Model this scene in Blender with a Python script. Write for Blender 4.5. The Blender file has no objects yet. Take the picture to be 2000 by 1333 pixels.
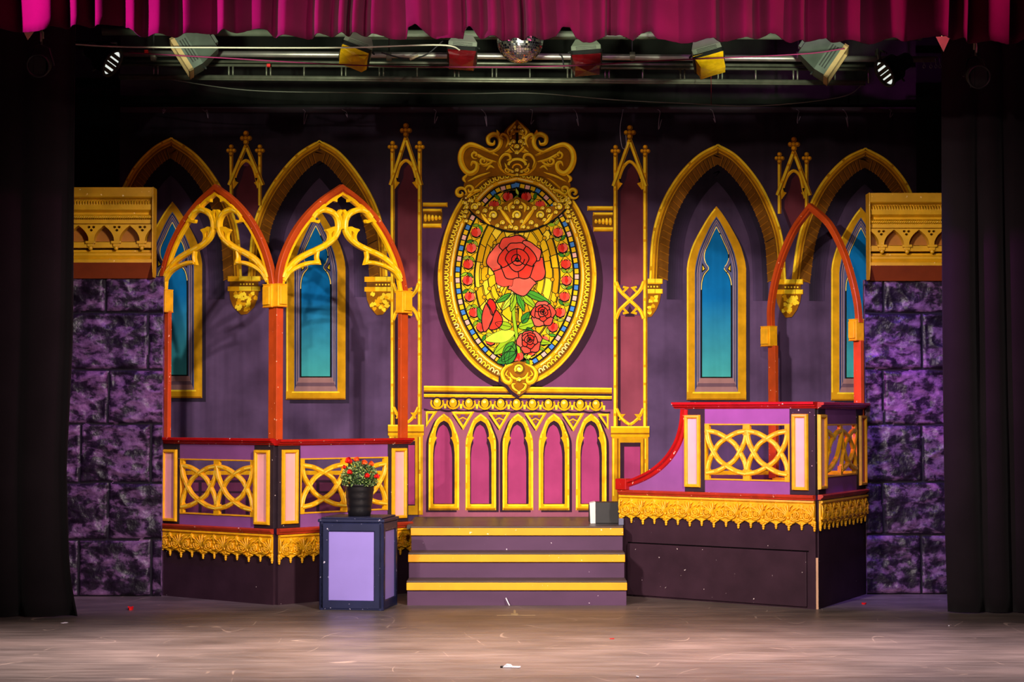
import bpy, bmesh, math, random
from mathutils import Vector, Matrix, Euler, noise
from mathutils.geometry import tessellate_polygon
random.seed(7)
C = bpy.context.scene.collection
SC = bpy.context.scene
PI = math.pi

# ------------------------------------------------------------------ camera, world, lights, exposure
F = 3808.0                       # focal length in pixels of the 2000 x 1333 frame
CAMY, CAMZ = -14.0, 1.36
PITCH = math.atan((812 - 666.5) / F)
cam_d = bpy.data.cameras.new('camera'); cam = bpy.data.objects.new('camera', cam_d); C.objects.link(cam)
cam_d.sensor_width = 36.0; cam_d.lens = F / 2000 * 36.0
cam.location = (0, CAMY, CAMZ); cam.rotation_euler = (PI / 2 + PITCH, 0, 0)
cam_d.clip_end = 100
SC.camera = cam
SC.view_settings.view_transform = 'Standard'; SC.view_settings.look = 'None'
SC.view_settings.gamma = 1.0; SC.view_settings.use_curve_mapping = False
SC.view_settings.exposure = 0.0
w = bpy.data.worlds.new('world'); SC.world = w; w.use_nodes = True
w.node_tree.nodes['Background'].inputs[0].default_value = (0.75, 0.65, 0.8, 1)
w.node_tree.nodes['Background'].inputs[1].default_value = 0.012

def spot(name, loc, target, energy, color, size=40, blend=0.6, radius=0.2):
    d = bpy.data.lights.new(name, 'SPOT'); o = bpy.data.objects.new(name, d); C.objects.link(o)
    d.energy = energy; d.color = color; d.spot_size = math.radians(size); d.spot_blend = blend; d.shadow_soft_size = radius
    o.location = loc
    o.rotation_euler = (Vector(target) - Vector(loc)).to_track_quat('-Z', 'Y').to_euler()
    return o
def area(name, loc, target, energy, color, sx, sy):
    d = bpy.data.lights.new(name, 'AREA'); o = bpy.data.objects.new(name, d); C.objects.link(o)
    d.shape = 'RECTANGLE'; d.size = sx; d.size_y = sy; d.energy = energy; d.color = color
    o.location = loc
    o.rotation_euler = (Vector(target) - Vector(loc)).to_track_quat('-Z', 'Y').to_euler()
    return o
WARM = (1.0, 0.87, 0.80)
K = 1.2
# front-of-house lanterns on the auditorium bars, crossing from both sides
for (x_, y_, z_, tx, tz, en) in ((-4.6, -12.5, 5.2, 1.6, 1.5, 3100), (-5.2, -13.0, 6.4, 1.1, 1.2, 3500), (4.6, -12.5, 5.4, -1.2, 1.5, 3100), (5.2, -13.0, 6.7, -0.9, 1.2, 3500)):
    spot('front_light', (x_, y_, z_), (tx, 0.6, tz), en * K, WARM, 26, 0.85, 0.12)
spot('front_light', (0.3, -13.5, 7.0), (0.2, 0.6, 0.6), 1500 * K, (1.0, 0.9, 0.86), 30, 0.9, 0.2)
spot('front_light', (-1.5, -15.0, 3.9), (0.2, 1.0, 1.9), 2000 * K, (1.0, 0.86, 0.70), 26, 0.8, 0.1)
# coloured lanterns of the stage rig
spot('violet_light', (-2.2, -0.9, 4.1), (-2.8, 0.7, 0.5), 230, (0.42, 0.16, 1.0), 50, 0.9, 0.1)
spot('blue_light', (2.2, -0.9, 4.1), (2.9, 0.8, 0.8), 620, (0.25, 0.12, 1.0), 46, 0.9, 0.1)
spot('magenta_light', (-5.2, -3.6, 4.7), (-2.3, -2.0, 3.95), 3300, (1.0, 0.08, 0.95), 34, 0.9, 0.06)
spot('pink_light', (5.2, -3.7, 4.7), (1.9, -2.0, 3.95), 900, (1.0, 0.12, 0.5), 34, 0.9, 0.06)
spot('purple_wash', (0.0, -0.3, 3.9), (0.0, 1.6, 0.3), 45, (0.75, 0.3, 0.9), 62, 0.9, 0.2)
for x_ in (-2.2, 0.0, 2.2):  # added unseen fill spots that brighten the rig from below, not lanterns of it
    spot('rig_fill_light', (x_, -1.3, 3.72), (x_ * .85, 1.0, 5.22), 230, (0.9, 1.0, 0.74), 62, 0.2, 0.05)
for x_, c_ in ((-2.4, (1.0, 0.82, 0.84)), (0.0, (1.0, 0.74, 0.62)), (2.4, (1.0, 0.78, 0.88))):
    spot('down_light', (x_, -1.6, 4.6), (x_ * 0.9, -4.1, 0.0), 2300, c_, 78, 1.0, 0.25)

# ------------------------------------------------------------------ pixel rays and local frames
_R = Vector((1, 0, 0)); _U = Vector((0, -math.sin(PITCH), math.cos(PITCH))); _W = Vector((0, math.cos(PITCH), math.sin(PITCH)))
EYE = Vector((0, CAMY, CAMZ))
def ray(px, py):
    return _R * ((px - 1000) / F) + _U * (-(py - 666.5) / F) + _W
def at(px, py, Y):
    d = ray(px, py); t = (Y - CAMY) / d.y
    return EYE + d * t
def floor_pt(px, py):
    d = ray(px, py); t = -CAMZ / d.z
    return EYE + d * t
class Frame:
    """vertical plane: local x along it, z up, -y towards the audience"""
    def __init__(s, A, B):
        s.A = Vector((A[0], A[1], 0)); e = Vector((B[0] - A[0], B[1] - A[1], 0)); s.len = e.length
        s.e = e.normalized(); s.n = Vector((s.e.y, -s.e.x, 0)); s.rot = math.atan2(s.e.y, s.e.x)
    def L(s, px, py, off=0.0):
        d = ray(px, py); P0 = s.A + s.n * off
        t = (P0 - EYE).dot(s.n) / d.dot(s.n); P = EYE + d * t
        return ((P - s.A).dot(s.e), P.z)
    def LL(s, pts, off=0.0): return [s.L(p[0], p[1], off) for p in pts]

# ------------------------------------------------------------------ materials
def lin(c):
    c = c / 255.0
    return c / 12.92 if c <= 0.04045 else ((c + 0.055) / 1.055) ** 2.4
def rgb(c, k=1.0): return (lin(c[0]) * k, lin(c[1]) * k, lin(c[2]) * k, 1)
_M = {}
def mat(name, col, rough=0.6, metal=0.0, var=0.12, vscale=6.0, bump=0.0, bscale=40.0, spec=0.4, speck=None, coat=0, speck_amt=0.72, stretch=(1, 1, 1)):
    if name in _M: return _M[name]
    m = bpy.data.materials.new(name); m.use_nodes = True; nt = m.node_tree; b = nt.nodes['Principled BSDF']
    b.inputs['Roughness'].default_value = rough; b.inputs['Metallic'].default_value = metal
    b.inputs['Specular IOR Level'].default_value = spec
    tc = nt.nodes.new('ShaderNodeTexCoord'); mp = nt.nodes.new('ShaderNodeMapping'); mp.inputs['Scale'].default_value = stretch
    nt.links.new(tc.outputs['Object'], mp.inputs[0])
    n = nt.nodes.new('ShaderNodeTexNoise'); n.inputs['Scale'].default_value = vscale; n.inputs['Detail'].default_value = 5
    nt.links.new(mp.outputs[0], n.inputs['Vector'])
    r = nt.nodes.new('ShaderNodeValToRGB'); r.color_ramp.elements[0].position = 0.3; r.color_ramp.elements[1].position = 0.7
    r.color_ramp.elements[0].color = rgb(col, 1 - var); r.color_ramp.elements[1].color = rgb(col, 1 + var)
    nt.links.new(n.outputs['Fac'], r.inputs[0]); src = r.outputs[0]
    if speck:
        n2 = nt.nodes.new('ShaderNodeTexNoise'); n2.inputs['Scale'].default_value = 38; n2.inputs['Detail'].default_value = 3
        nt.links.new(tc.outputs['Object'], n2.inputs['Vector'])
        r2 = nt.nodes.new('ShaderNodeValToRGB'); r2.color_ramp.elements[0].position = speck_amt; r2.color_ramp.elements[1].position = speck_amt + 0.015
        r2.color_ramp.elements[0].color = (0, 0, 0, 1); r2.color_ramp.elements[1].color = (1, 1, 1, 1)
        nt.links.new(n2.outputs['Fac'], r2.inputs[0])
        mx = nt.nodes.new('ShaderNodeMix'); mx.data_type = 'RGBA'; mx.inputs[7].default_value = rgb(speck)
        nt.links.new(r2.outputs[0], mx.inputs[0]); nt.links.new(src, mx.inputs[6]); src = mx.outputs[2]
    nt.links.new(src, b.inputs['Base Color'])
    if bump:
        n3 = nt.nodes.new('ShaderNodeTexNoise'); n3.inputs['Scale'].default_value = bscale; n3.inputs['Detail'].default_value = 6
        nt.links.new(mp.outputs[0], n3.inputs['Vector'])
        bp = nt.nodes.new('ShaderNodeBump'); bp.inputs['Strength'].default_value = bump; bp.inputs['Distance'].default_value = 0.01
        nt.links.new(n3.outputs['Fac'], bp.inputs['Height']); nt.links.new(bp.outputs[0], b.inputs['Normal'])
    if coat: b.inputs['Coat Weight'].default_value = coat; b.inputs['Coat Roughness'].default_value = 0.2
    _M[name] = m; return m
def cloth_paint(col, var=0.16, vscale=5.0, col2=None, z0=0, z1=1):
    """scene paint on the hanging cloth; soft vertical fold bump; optional painted blend to a second colour"""
    key = 'cloth_paint_%d_%d_%d' % tuple(col) + ('_v%d' % int(var * 100)) + ('_blend%d' % int(z0 * 100) if col2 else '')
    if key in _M: return _M[key]
    m = bpy.data.materials.new(key); m.use_nodes = True; nt = m.node_tree; b = nt.nodes['Principled BSDF']
    b.inputs['Roughness'].default_value = 0.9; b.inputs['Specular IOR Level'].default_value = 0.1
    tc = nt.nodes.new('ShaderNodeTexCoord')
    n = nt.nodes.new('ShaderNodeTexNoise'); n.inputs['Scale'].default_value = vscale; n.inputs['Detail'].default_value = 6
    nt.links.new(tc.outputs['Object'], n.inputs['Vector'])
    r = nt.nodes.new('ShaderNodeValToRGB'); r.color_ramp.elements[0].position = 0.3; r.color_ramp.elements[1].position = 0.7
    r.color_ramp.elements[0].color = (1 - var,) * 3 + (1,); r.color_ramp.elements[1].color = (1 + var,) * 3 + (1,)
    nt.links.new(n.outputs['Fac'], r.inputs[0])
    mx = nt.nodes.new('ShaderNodeMix'); mx.data_type = 'RGBA'; mx.blend_type = 'MULTIPLY'; mx.inputs[0].default_value = 1
    mx.inputs[6].default_value = rgb(col); nt.links.new(r.outputs[0], mx.inputs[7])
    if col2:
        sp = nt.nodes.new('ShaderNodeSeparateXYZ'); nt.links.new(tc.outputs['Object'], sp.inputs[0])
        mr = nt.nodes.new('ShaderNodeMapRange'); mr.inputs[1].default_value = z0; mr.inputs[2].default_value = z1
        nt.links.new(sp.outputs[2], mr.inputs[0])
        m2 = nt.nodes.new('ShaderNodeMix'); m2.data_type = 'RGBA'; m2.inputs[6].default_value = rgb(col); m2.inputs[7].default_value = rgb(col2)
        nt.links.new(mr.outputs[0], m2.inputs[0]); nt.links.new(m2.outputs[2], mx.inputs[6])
    nt.links.new(mx.outputs[2], b.inputs['Base Color'])
    mp = nt.nodes.new('ShaderNodeMapping'); mp.inputs['Scale'].default_value = (3.2, 1, 0.22); nt.links.new(tc.outputs['Object'], mp.inputs[0])
    n3 = nt.nodes.new('ShaderNodeTexNoise'); n3.inputs['Scale'].default_value = 1.3; n3.inputs['Detail'].default_value = 2.5
    nt.links.new(mp.outputs[0], n3.inputs['Vector'])
    bp = nt.nodes.new('ShaderNodeBump'); bp.inputs['Strength'].default_value = 1.0; bp.inputs['Distance'].default_value = 0.09
    nt.links.new(n3.outputs['Fac'], bp.inputs['Height']); nt.links.new(bp.outputs[0], b.inputs['Normal'])
    _M[key] = m; return m

# ------------------------------------------------------------------ mesh builder
def catmull(pts, n=6, closed=False):
    P = [Vector(p) for p in pts]; out = []; N = len(P)
    rng = range(N) if closed else range(N - 1)
    for i in rng:
        p1, p2 = P[i], P[(i + 1) % N]
        p0 = P[(i - 1) % N] if (closed or i > 0) else p1 * 2 - p2
        p3 = P[(i + 2) % N] if (closed or i < N - 2) else p2 * 2 - p1
        for k in range(n):
            t = k / n
            out.append(tuple(0.5 * ((2 * p1) + (p2 - p0) * t + (2 * p0 - 5 * p1 + 4 * p2 - p3) * t * t + (3 * p1 - p0 - 3 * p2 + p3) * t ** 3)))
    if not closed: out.append(tuple(P[-1]))
    return out
def offs(path, d, closed=False):
    """offset a 2D path sideways (left of travel is positive)"""
    out = []; N = len(path)
    for i in range(N):
        p = Vector(path[i][:2])
        a = Vector(path[(i - 1) % N][:2]) if (closed or i > 0) else None
        c = Vector(path[(i + 1) % N][:2]) if (closed or i < N - 1) else None
        t1 = (p - a).normalized() if a is not None and (p - a).length > 1e-9 else None
        t2 = (c - p).normalized() if c is not None and (c - p).length > 1e-9 else None
        if t1 is None: t1 = t2
        if t2 is None: t2 = t1
        if t1 is None: out.append((p.x, p.y)); continue
        n1 = Vector((-t1.y, t1.x)); n2 = Vector((-t2.y, t2.x)); n = n1 + n2
        if n.length < 1e-6: n = n1
        n.normalize(); k = max(0.45, n.dot(n1)); q = p + n * (d / k)
        out.append((q.x, q.y))
    return out
def rect(x0, z0, x1, z1): return [(x0, z0), (x1, z0), (x1, z1), (x0, z1)]
class MB:
    def __init__(s): s.v = []; s.f = []; s.mi = []; s.mats = []; s.sm = []; s.n = 0
    def mat(s, m):
        if m not in s.mats: s.mats.append(m)
        return s.mats.index(m)
    def add(s, vs, fs, m, smooth=False):
        o = len(s.v); k = s.mat(m); s.v += [Vector(v) for v in vs]
        for f in fs: s.f.append([i + o for i in f]); s.mi.append(k); s.sm.append(smooth)
        return s
    def box(s, x0, x1, y0, y1, z0, z1, m):
        vs = [(x, y, z) for x in (x0, x1) for y in (y0, y1) for z in (z0, z1)]
        return s.add(vs, [(0, 1, 3, 2), (4, 6, 7, 5), (0, 4, 5, 1), (2, 3, 7, 6), (0, 2, 6, 4), (1, 5, 7, 3)], m)
    def fill(s, poly, y, m):
        """flat painted shape in the xz plane, facing -y"""
        s.n += 1; y -= 2e-5 * (s.n % 40)                         # every stroke of paint lies a hair above the one before
        vs = [Vector((p[0], p[1], 0)) for p in poly]; tr = tessellate_polygon([vs])
        fs = []
        for t in tr:
            a, b, c = (vs[i] for i in t)
            fs.append(t if (b - a).cross(c - a).z > 0 else (t[0], t[2], t[1]))
        return s.add([(p[0], y, p[1]) for p in poly], fs, m)
    def stroke(s, path, w, y, m, closed=False, taper=False):
        N = len(path); s.n += 1; y -= 2e-5 * (s.n % 40)
        if taper:
            A = []; B = []
            L0 = offs(path, 1.0, closed)
            for i in range(N):
                k = w / 2 * max(0.12, math.sin(PI * i / (N - 1)) ** 0.6); dx = L0[i][0] - path[i][0]; dz = L0[i][1] - path[i][1]
                A.append((path[i][0] + dx * k, path[i][1] + dz * k)); B.append((path[i][0] - dx * k, path[i][1] - dz * k))
        else: A = offs(path, w / 2, closed); B = offs(path, -w / 2, closed)
        vs = [(p[0], y, p[1]) for p in A] + [(p[0], y, p[1]) for p in B]
        fs = [(N + i, N + (i + 1) % N, (i + 1) % N, i) for i in range(N if closed else N - 1)]
        return s.add(vs, fs, m)
    def plate(s, outer, holes, y0, y1, m, mside=None):
        loops = [outer] + list(holes); fl = [p for l in loops for p in l]; n = len(fl)
        tr = tessellate_polygon([[Vector((p[0], p[1], 0)) for p in l] for l in loops])
        vs = [(p[0], y0, p[1]) for p in fl] + [(p[0], y1, p[1]) for p in fl]
        def ccw(t):
            a, b, c = (Vector((fl[i][0], fl[i][1], 0)) for i in t)
            return t if (b - a).cross(c - a).z > 0 else (t[0], t[2], t[1])
        tr = [ccw(t) for t in tr]
        s.add(vs, list(tr) + [(t[0] + n, t[2] + n, t[1] + n) for t in tr], m)
        base = len(s.v) - 2 * n; o = 0; k = s.mat(mside or m)
        for l in loops:
            N = len(l)
            for i in range(N):
                a, b = o + i, o + (i + 1) % N
                s.f.append([base + a, base + a + n, base + b + n, base + b]); s.mi.append(k); s.sm.append(False)
            o += N
        return s
    def sweep(s, path, prof, m, closed=False, smooth=False, cap=True):
        """profile of (sideways, y) points swept along a path in the xz plane"""
        N = len(path); K = len(prof); rows = [offs(path, o, closed) for o, _ in prof]
        vs = [(rows[k][i][0], prof[k][1], rows[k][i][1]) for i in range(N) for k in range(K)]
        fs = [(i * K + k, ((i + 1) % N) * K + k, ((i + 1) % N) * K + (k + 1) % K, i * K + (k + 1) % K)
              for i in range(N if closed else N - 1) for k in range(K)]
        if cap and not closed: fs += [tuple(range(K)), tuple((N - 1) * K + k for k in reversed(range(K)))]
        return s.add(vs, fs, m, smooth)
    def extr(s, x0, x1, prof, m, smooth=False):
        """profile of (y, z) points extruded along x"""
        K = len(prof); vs = [(x0, p[0], p[1]) for p in prof] + [(x1, p[0], p[1]) for p in prof]
        fs = [(k, (k + 1) % K, K + (k + 1) % K, K + k) for k in range(K)] + [tuple(range(K)), tuple(K + k for k in reversed(range(K)))]
        return s.add(vs, fs, m, smooth)
    def tube(s, pts, r, m, n=8, closed=False, smooth=True):
        P = [Vector(p) for p in pts]; N = len(P); vs = []
        R = r if isinstance(r, (list, tuple)) else [r] * N
        for i in range(N):
            a = P[i - 1] if i > 0 or closed else P[i]; b = P[(i + 1) % N] if i < N - 1 or closed else P[i]
            t = (b - a).normalized(); h = Vector((0, 0, 1)) if abs(t.z) < 0.9 else Vector((1, 0, 0))
            u = t.cross(h).normalized(); v = t.cross(u)
            for k in range(n):
                an = 2 * PI * k / n; vs.append(P[i] + (u * math.cos(an) + v * math.sin(an)) * R[i])
        fs = [(i * n + k, ((i + 1) % N) * n + k, ((i + 1) % N) * n + (k + 1) % n, i * n + (k + 1) % n) for i in range(N if closed else N - 1) for k in range(n)]
        if not closed: fs += [tuple(reversed(range(n))), tuple((N - 1) * n + k for k in range(n))]
        return s.add(vs, fs, m, smooth)
    def lathe(s, prof, c, m, n=24, M=None, smooth=True, a0=0, a1=2 * PI):
        """(radius, height) profile turned about local z at c, optional rotation matrix"""
        full = abs(a1 - a0 - 2 * PI) < 1e-6; cols = n if full else n + 1; K = len(prof); vs = []
        for i in range(cols):
            a = a0 + (a1 - a0) * i / n
            for r, h in prof:
                p = Vector((r * math.cos(a), r * math.sin(a), h))
                if M: p = M @ p
                vs.append(p + Vector(c))
        fs = [(i * K + k, ((i + 1) % cols) * K + k, ((i + 1) % cols) * K + k + 1, i * K + k + 1) for i in range(n) for k in range(K - 1)]
        return s.add(vs, fs, m, smooth)
    def ball(s, c, r, m, nu=8, nv=6, sq=(1, 1, 1)):
        prof = [(max(1e-4, r * math.sin(PI * k / nv)), -r * math.cos(PI * k / nv)) for k in range(nv + 1)]
        return s.lathe(prof, c, m, nu, Matrix.Diagonal(sq).to_3x3())
    def xf(s, M):
        s.v = [M @ v for v in s.v]; return s
    def build(s, name, parent=None, bevel=0, recalc=True, loc=None):
        me = bpy.data.meshes.new(name); me.from_pydata([tuple(v) for v in s.v], [], s.f)
        for m in s.mats: me.materials.append(m)
        me.polygons.foreach_set('material_index', s.mi); me.polygons.foreach_set('use_smooth', s.sm)
        if recalc:
            b = bmesh.new(); b.from_mesh(me); bmesh.ops.recalc_face_normals(b, faces=b.faces); b.to_mesh(me); b.free()
        o = bpy.data.objects.new(name, me); C.objects.link(o)
        if parent: o.parent = parent
        if loc: o.location = loc
        if bevel:
            bv = o.modifiers.new('bevel', 'BEVEL'); bv.width = bevel; bv.segments = 2; bv.limit_method = 'ANGLE'; bv.angle_limit = 0.7
        return o
def tag(o, label=None, cat=None, group=None, kind=None):
    if label: o['label'] = label
    if cat: o['category'] = cat
    if group: o['group'] = group
    if kind: o['kind'] = kind
    return o
def thing(name, label, cat, loc=(0, 0, 0), rz=0, group=None):
    o = bpy.data.objects.new(name, None); o.empty_display_size = 0.1; C.objects.link(o)
    o.location = loc; o.rotation_euler = (0, 0, rz)
    return tag(o, label, cat, group)
def frame_thing(name, label, cat, fr, group=None):
    return thing(name, label, cat, (fr.A.x, fr.A.y, 0), fr.rot, group)
# ------------------------------------------------------------------ the stage house
def stage_floor_mat():
    m = bpy.data.materials.new('stage_floor_boards'); m.use_nodes = True; nt = m.node_tree; b = nt.nodes['Principled BSDF']
    N = nt.nodes.new; Lk = nt.links.new
    tc = N('ShaderNodeTexCoord')
    def noise_n(scale, st, det=6):
        mp = N('ShaderNodeMapping'); mp.inputs['Scale'].default_value = st; Lk(tc.outputs['Object'], mp.inputs[0])
        n = N('ShaderNodeTexNoise'); n.inputs['Scale'].default_value = scale; n.inputs['Detail'].default_value = det; Lk(mp.outputs[0], n.inputs['Vector']); return n
    def ramp(src, p0, c0, p1, c1):
        r = N('ShaderNodeValToRGB'); r.color_ramp.elements[0].position = p0; r.color_ramp.elements[1].position = p1
        r.color_ramp.elements[0].color = c0; r.color_ramp.elements[1].color = c1; Lk(src, r.inputs[0]); return r
    def mix(a, c, fac, mode='MIX', f=1.0):
        x = N('ShaderNodeMix'); x.data_type = 'RGBA'; x.blend_type = mode; x.inputs[0].default_value = f
        if fac is not None: Lk(fac, x.inputs[0])
        for s_, v in ((6, a), (7, c)):
            if isinstance(v, tuple): x.inputs[s_].default_value = v
            else: Lk(v, x.inputs[s_])
        return x.outputs[2]
    n1 = noise_n(2.6, (0.6, 1.1, 1), 9); n2 = noise_n(9, (0.28, 1.7, 1), 8); n3 = noise_n(1.1, (1, 1, 1), 3)
    base = ramp(n1.outputs['Fac'], 0.32, rgb((92, 81, 75)), 0.72, rgb((128, 113, 105)))
    st = ramp(n2.outputs['Fac'], 0.32, (0.84, 0.83, 0.82, 1), 0.72, (1.1, 1.1, 1.1, 1))
    c = mix(base.outputs[0], st.outputs[0], None, 'MULTIPLY')
    bl = ramp(n3.outputs['Fac'], 0.35, (0.75, 0.75, 0.75, 1), 0.7, (1.12, 1.1, 1.08, 1))
    c = mix(c, bl.outputs[0], None, 'MULTIPLY')
    # board joints run along x every 0.62 m
    sp = N('ShaderNodeSeparateXYZ'); Lk(tc.outputs['Object'], sp.inputs[0])
    mo = N('ShaderNodeMath'); mo.operation = 'MODULO'; ad = N('ShaderNodeMath'); ad.operation = 'ADD'; ad.inputs[1].default_value = 20.30
    Lk(sp.outputs[1], ad.inputs[0]); Lk(ad.outputs[0], mo.inputs[0]); mo.inputs[1].default_value = 0.61
    lt = N('ShaderNodeMath'); lt.operation = 'LESS_THAN'; lt.inputs[1].default_value = 0.007; Lk(mo.outputs[0], lt.inputs[0])
    c = mix(c, rgb((30, 26, 24)), lt.outputs[0])
    # scuffs and scratches: thin contour lines of warped noise
    for sc_, st_, ang, wd in ((1.6, (1, 0.35, 1), 0.5, 0.0022), (1.3, (0.4, 1.1, 1), -0.6, 0.002)):
        mp = N('ShaderNodeMapping'); mp.inputs['Scale'].default_value = st_; mp.inputs['Rotation'].default_value = (0, 0, ang); Lk(tc.outputs['Object'], mp.inputs[0])
        n = N('ShaderNodeTexNoise'); n.inputs['Scale'].default_value = sc_; n.inputs['Detail'].default_value = 1.0; Lk(mp.outputs[0], n.inputs['Vector'])
        a = N('ShaderNodeMath'); a.operation = 'SUBTRACT'; a.inputs[1].default_value = 0.5; Lk(n.outputs['Fac'], a.inputs[0])
        ab = N('ShaderNodeMath'); ab.operation = 'ABSOLUTE'; Lk(a.outputs[0], ab.inputs[0])
        l2 = N('ShaderNodeMath'); l2.operation = 'LESS_THAN'; l2.inputs[1].default_value = wd; Lk(ab.outputs[0], l2.inputs[0])
        nm = noise_n(3.0, (1, 1, 1), 4); rm = ramp(nm.outputs['Fac'], 0.52, (0, 0, 0, 1), 0.62, (0.4, 0.4, 0.4, 1))
        f = N('ShaderNodeMath'); f.operation = 'MULTIPLY'; Lk(l2.outputs[0], f.inputs[0]); Lk(rm.outputs[0], f.inputs[1])
        c = mix(c, rgb((205, 180, 160)), f.outputs[0])
    nsp = noise_n(60, (1, 1, 1), 2); rs = ramp(nsp.outputs['Fac'], 0.775, (0, 0, 0, 1), 0.785, (0.7, 0.7, 0.7, 1))
    c = mix(c, rgb((215, 200, 190)), rs.outputs[0])
    Lk(c, b.inputs['Base Color'])
    rr = ramp(n2.outputs['Fac'], 0.3, (0.34,) * 3 + (1,), 0.75, (0.52,) * 3 + (1,)); Lk(rr.outputs[0], b.inputs['Roughness'])
    b.inputs['Specular IOR Level'].default_value = 0.45
    bp = N('ShaderNodeBump'); bp.inputs['Strength'].default_value = 0.12; bp.inputs['Distance'].default_value = 0.003
    Lk(n2.outputs['Fac'], bp.inputs['Height']); Lk(bp.outputs[0], b.inputs['Normal'])
    return m
BLACKWALL = mat('black_stage_wall', (16, 15, 17), 0.9, var=0.2, bump=0.2, bscale=12)
o = MB().box(-6, 6, -8.5, 4.5, -0.25, 0, stage_floor_mat()).build('floor'); tag(o, 'dark scuffed stage floor boards', 'floor', kind='structure')
o = MB().box(-6, 6, 4.3, 4.5, 0, 6.2, BLACKWALL).build('wall_back'); tag(o, 'black back wall of the stage house', 'wall', kind='structure')
o = MB().box(-6, -5.8, -2.6, 4.3, 0, 6.2, BLACKWALL).build('wall_left'); tag(o, 'black left wall of the stage house', 'wall', kind='structure')
o = MB().box(5.8, 6, -2.6, 4.3, 0, 6.2, BLACKWALL).build('wall_right'); tag(o, 'black right wall of the stage house', 'wall', kind='structure')
o = MB().box(-6, 6, -2.6, 4.5, 6.2, 6.4, BLACKWALL).build('ceiling'); tag(o, 'black ceiling above the lighting bars', 'ceiling', kind='structure')

# ------------------------------------------------------------------ painted backdrop (scene paint on cloth)
DY = 2.0
FB = Frame((0, DY), (1, DY)); BS = (DY - CAMY) / F          # metres per pixel on the cloth
bd = frame_thing('painted_backdrop', 'purple cloth backdrop painted with gold gothic arches, blue windows and stained glass rose', 'backdrop', FB)
def Lb(pts): return FB.LL(pts)
def sp_(pts, n=6, closed=False): return Lb(catmull(pts, n, closed))
def mir(pts, cx): return [(2 * cx - p[0], p[1]) for p in pts]
G_MID = cloth_paint((234, 170, 16), 0.2, 14); G_DK = cloth_paint((150, 94, 14), 0.2, 14); G_HI = cloth_paint((255, 220, 48), 0.12, 20)
G_BR = cloth_paint((112, 70, 18), 0.2, 14); G_CR = cloth_paint((255, 232, 130), 0.1, 20); G_OLV = cloth_paint((206, 150, 20), 0.2, 10)
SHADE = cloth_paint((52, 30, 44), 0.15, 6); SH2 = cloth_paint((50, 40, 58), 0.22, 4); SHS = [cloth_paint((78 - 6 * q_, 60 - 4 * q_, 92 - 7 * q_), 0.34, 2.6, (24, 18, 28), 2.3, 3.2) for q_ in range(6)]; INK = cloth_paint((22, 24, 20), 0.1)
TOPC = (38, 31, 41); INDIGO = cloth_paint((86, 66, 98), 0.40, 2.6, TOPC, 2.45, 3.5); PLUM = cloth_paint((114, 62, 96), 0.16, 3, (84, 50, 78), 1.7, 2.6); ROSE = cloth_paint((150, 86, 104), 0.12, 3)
MAG = cloth_paint((160, 60, 106), 0.18, 3.5); MAROON = cloth_paint((138, 66, 82), 0.16, 4, (84, 36, 44), 2.2, 3.2); WINE = cloth_paint((104, 48, 76), 0.2, 4)
E = 0.0009                                                    # thickness of one coat of paint
def ly(k): return -0.004 - E * k
# cloth: a thin sheet hung from its top hem
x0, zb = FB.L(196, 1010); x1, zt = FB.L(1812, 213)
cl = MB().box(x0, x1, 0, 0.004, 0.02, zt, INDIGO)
HEM = mat('webbing_hem', (60, 50, 60), 0.9)
cl.box(x0, x1, -0.003, 0.007, zt - 0.03, zt + 0.015, HEM)
# painted plum centre panel and its darker upper part, mottled washes beside it
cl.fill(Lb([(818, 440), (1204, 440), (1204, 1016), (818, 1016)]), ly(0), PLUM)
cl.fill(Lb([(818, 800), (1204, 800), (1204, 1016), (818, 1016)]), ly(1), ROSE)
for a, b_ in ((250, 770), (1258, 1760)):                       # low painted panelling seen through the lattices
    cl.fill(Lb([(a, 925), (b_, 925), (b_, 1016), (a, 1016)]), ly(0), WINE)
    cl.fill(Lb([(a, 920), (b_, 920), (b_, 928), (a, 928)]), ly(1), G_MID)
    cl.fill(Lb([(a, 938), (b_, 938), (b_, 943), (a, 943)]), ly(1), SHADE); cl.fill(Lb([(a, 960), (b_, 960), (b_, 964), (a, 964)]), ly(1), SHADE)
    for k in range(a, b_, 46): cl.fill(Lb([(k, 943), (k + 6, 943), (k + 6, 1014), (k, 1014)]), ly(1), SHADE)
cl.build('cloth', bd)
def dash(mb, path, w_, y, m, on=4, off=2, jit=0.0):
    """short broken highlight strokes along a path, as a scene painter lays them"""
    i = 0; N = len(path)
    while i < N - 2:
        k = min(N, i + on + random.randint(0, 2))
        if k - i >= 2: mb.stroke(path[i:k], w_ * BS * random.uniform(0.7, 1.15), y, m)
        i = k + random.randint(0, off) - 1 if off else k - 1

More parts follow.
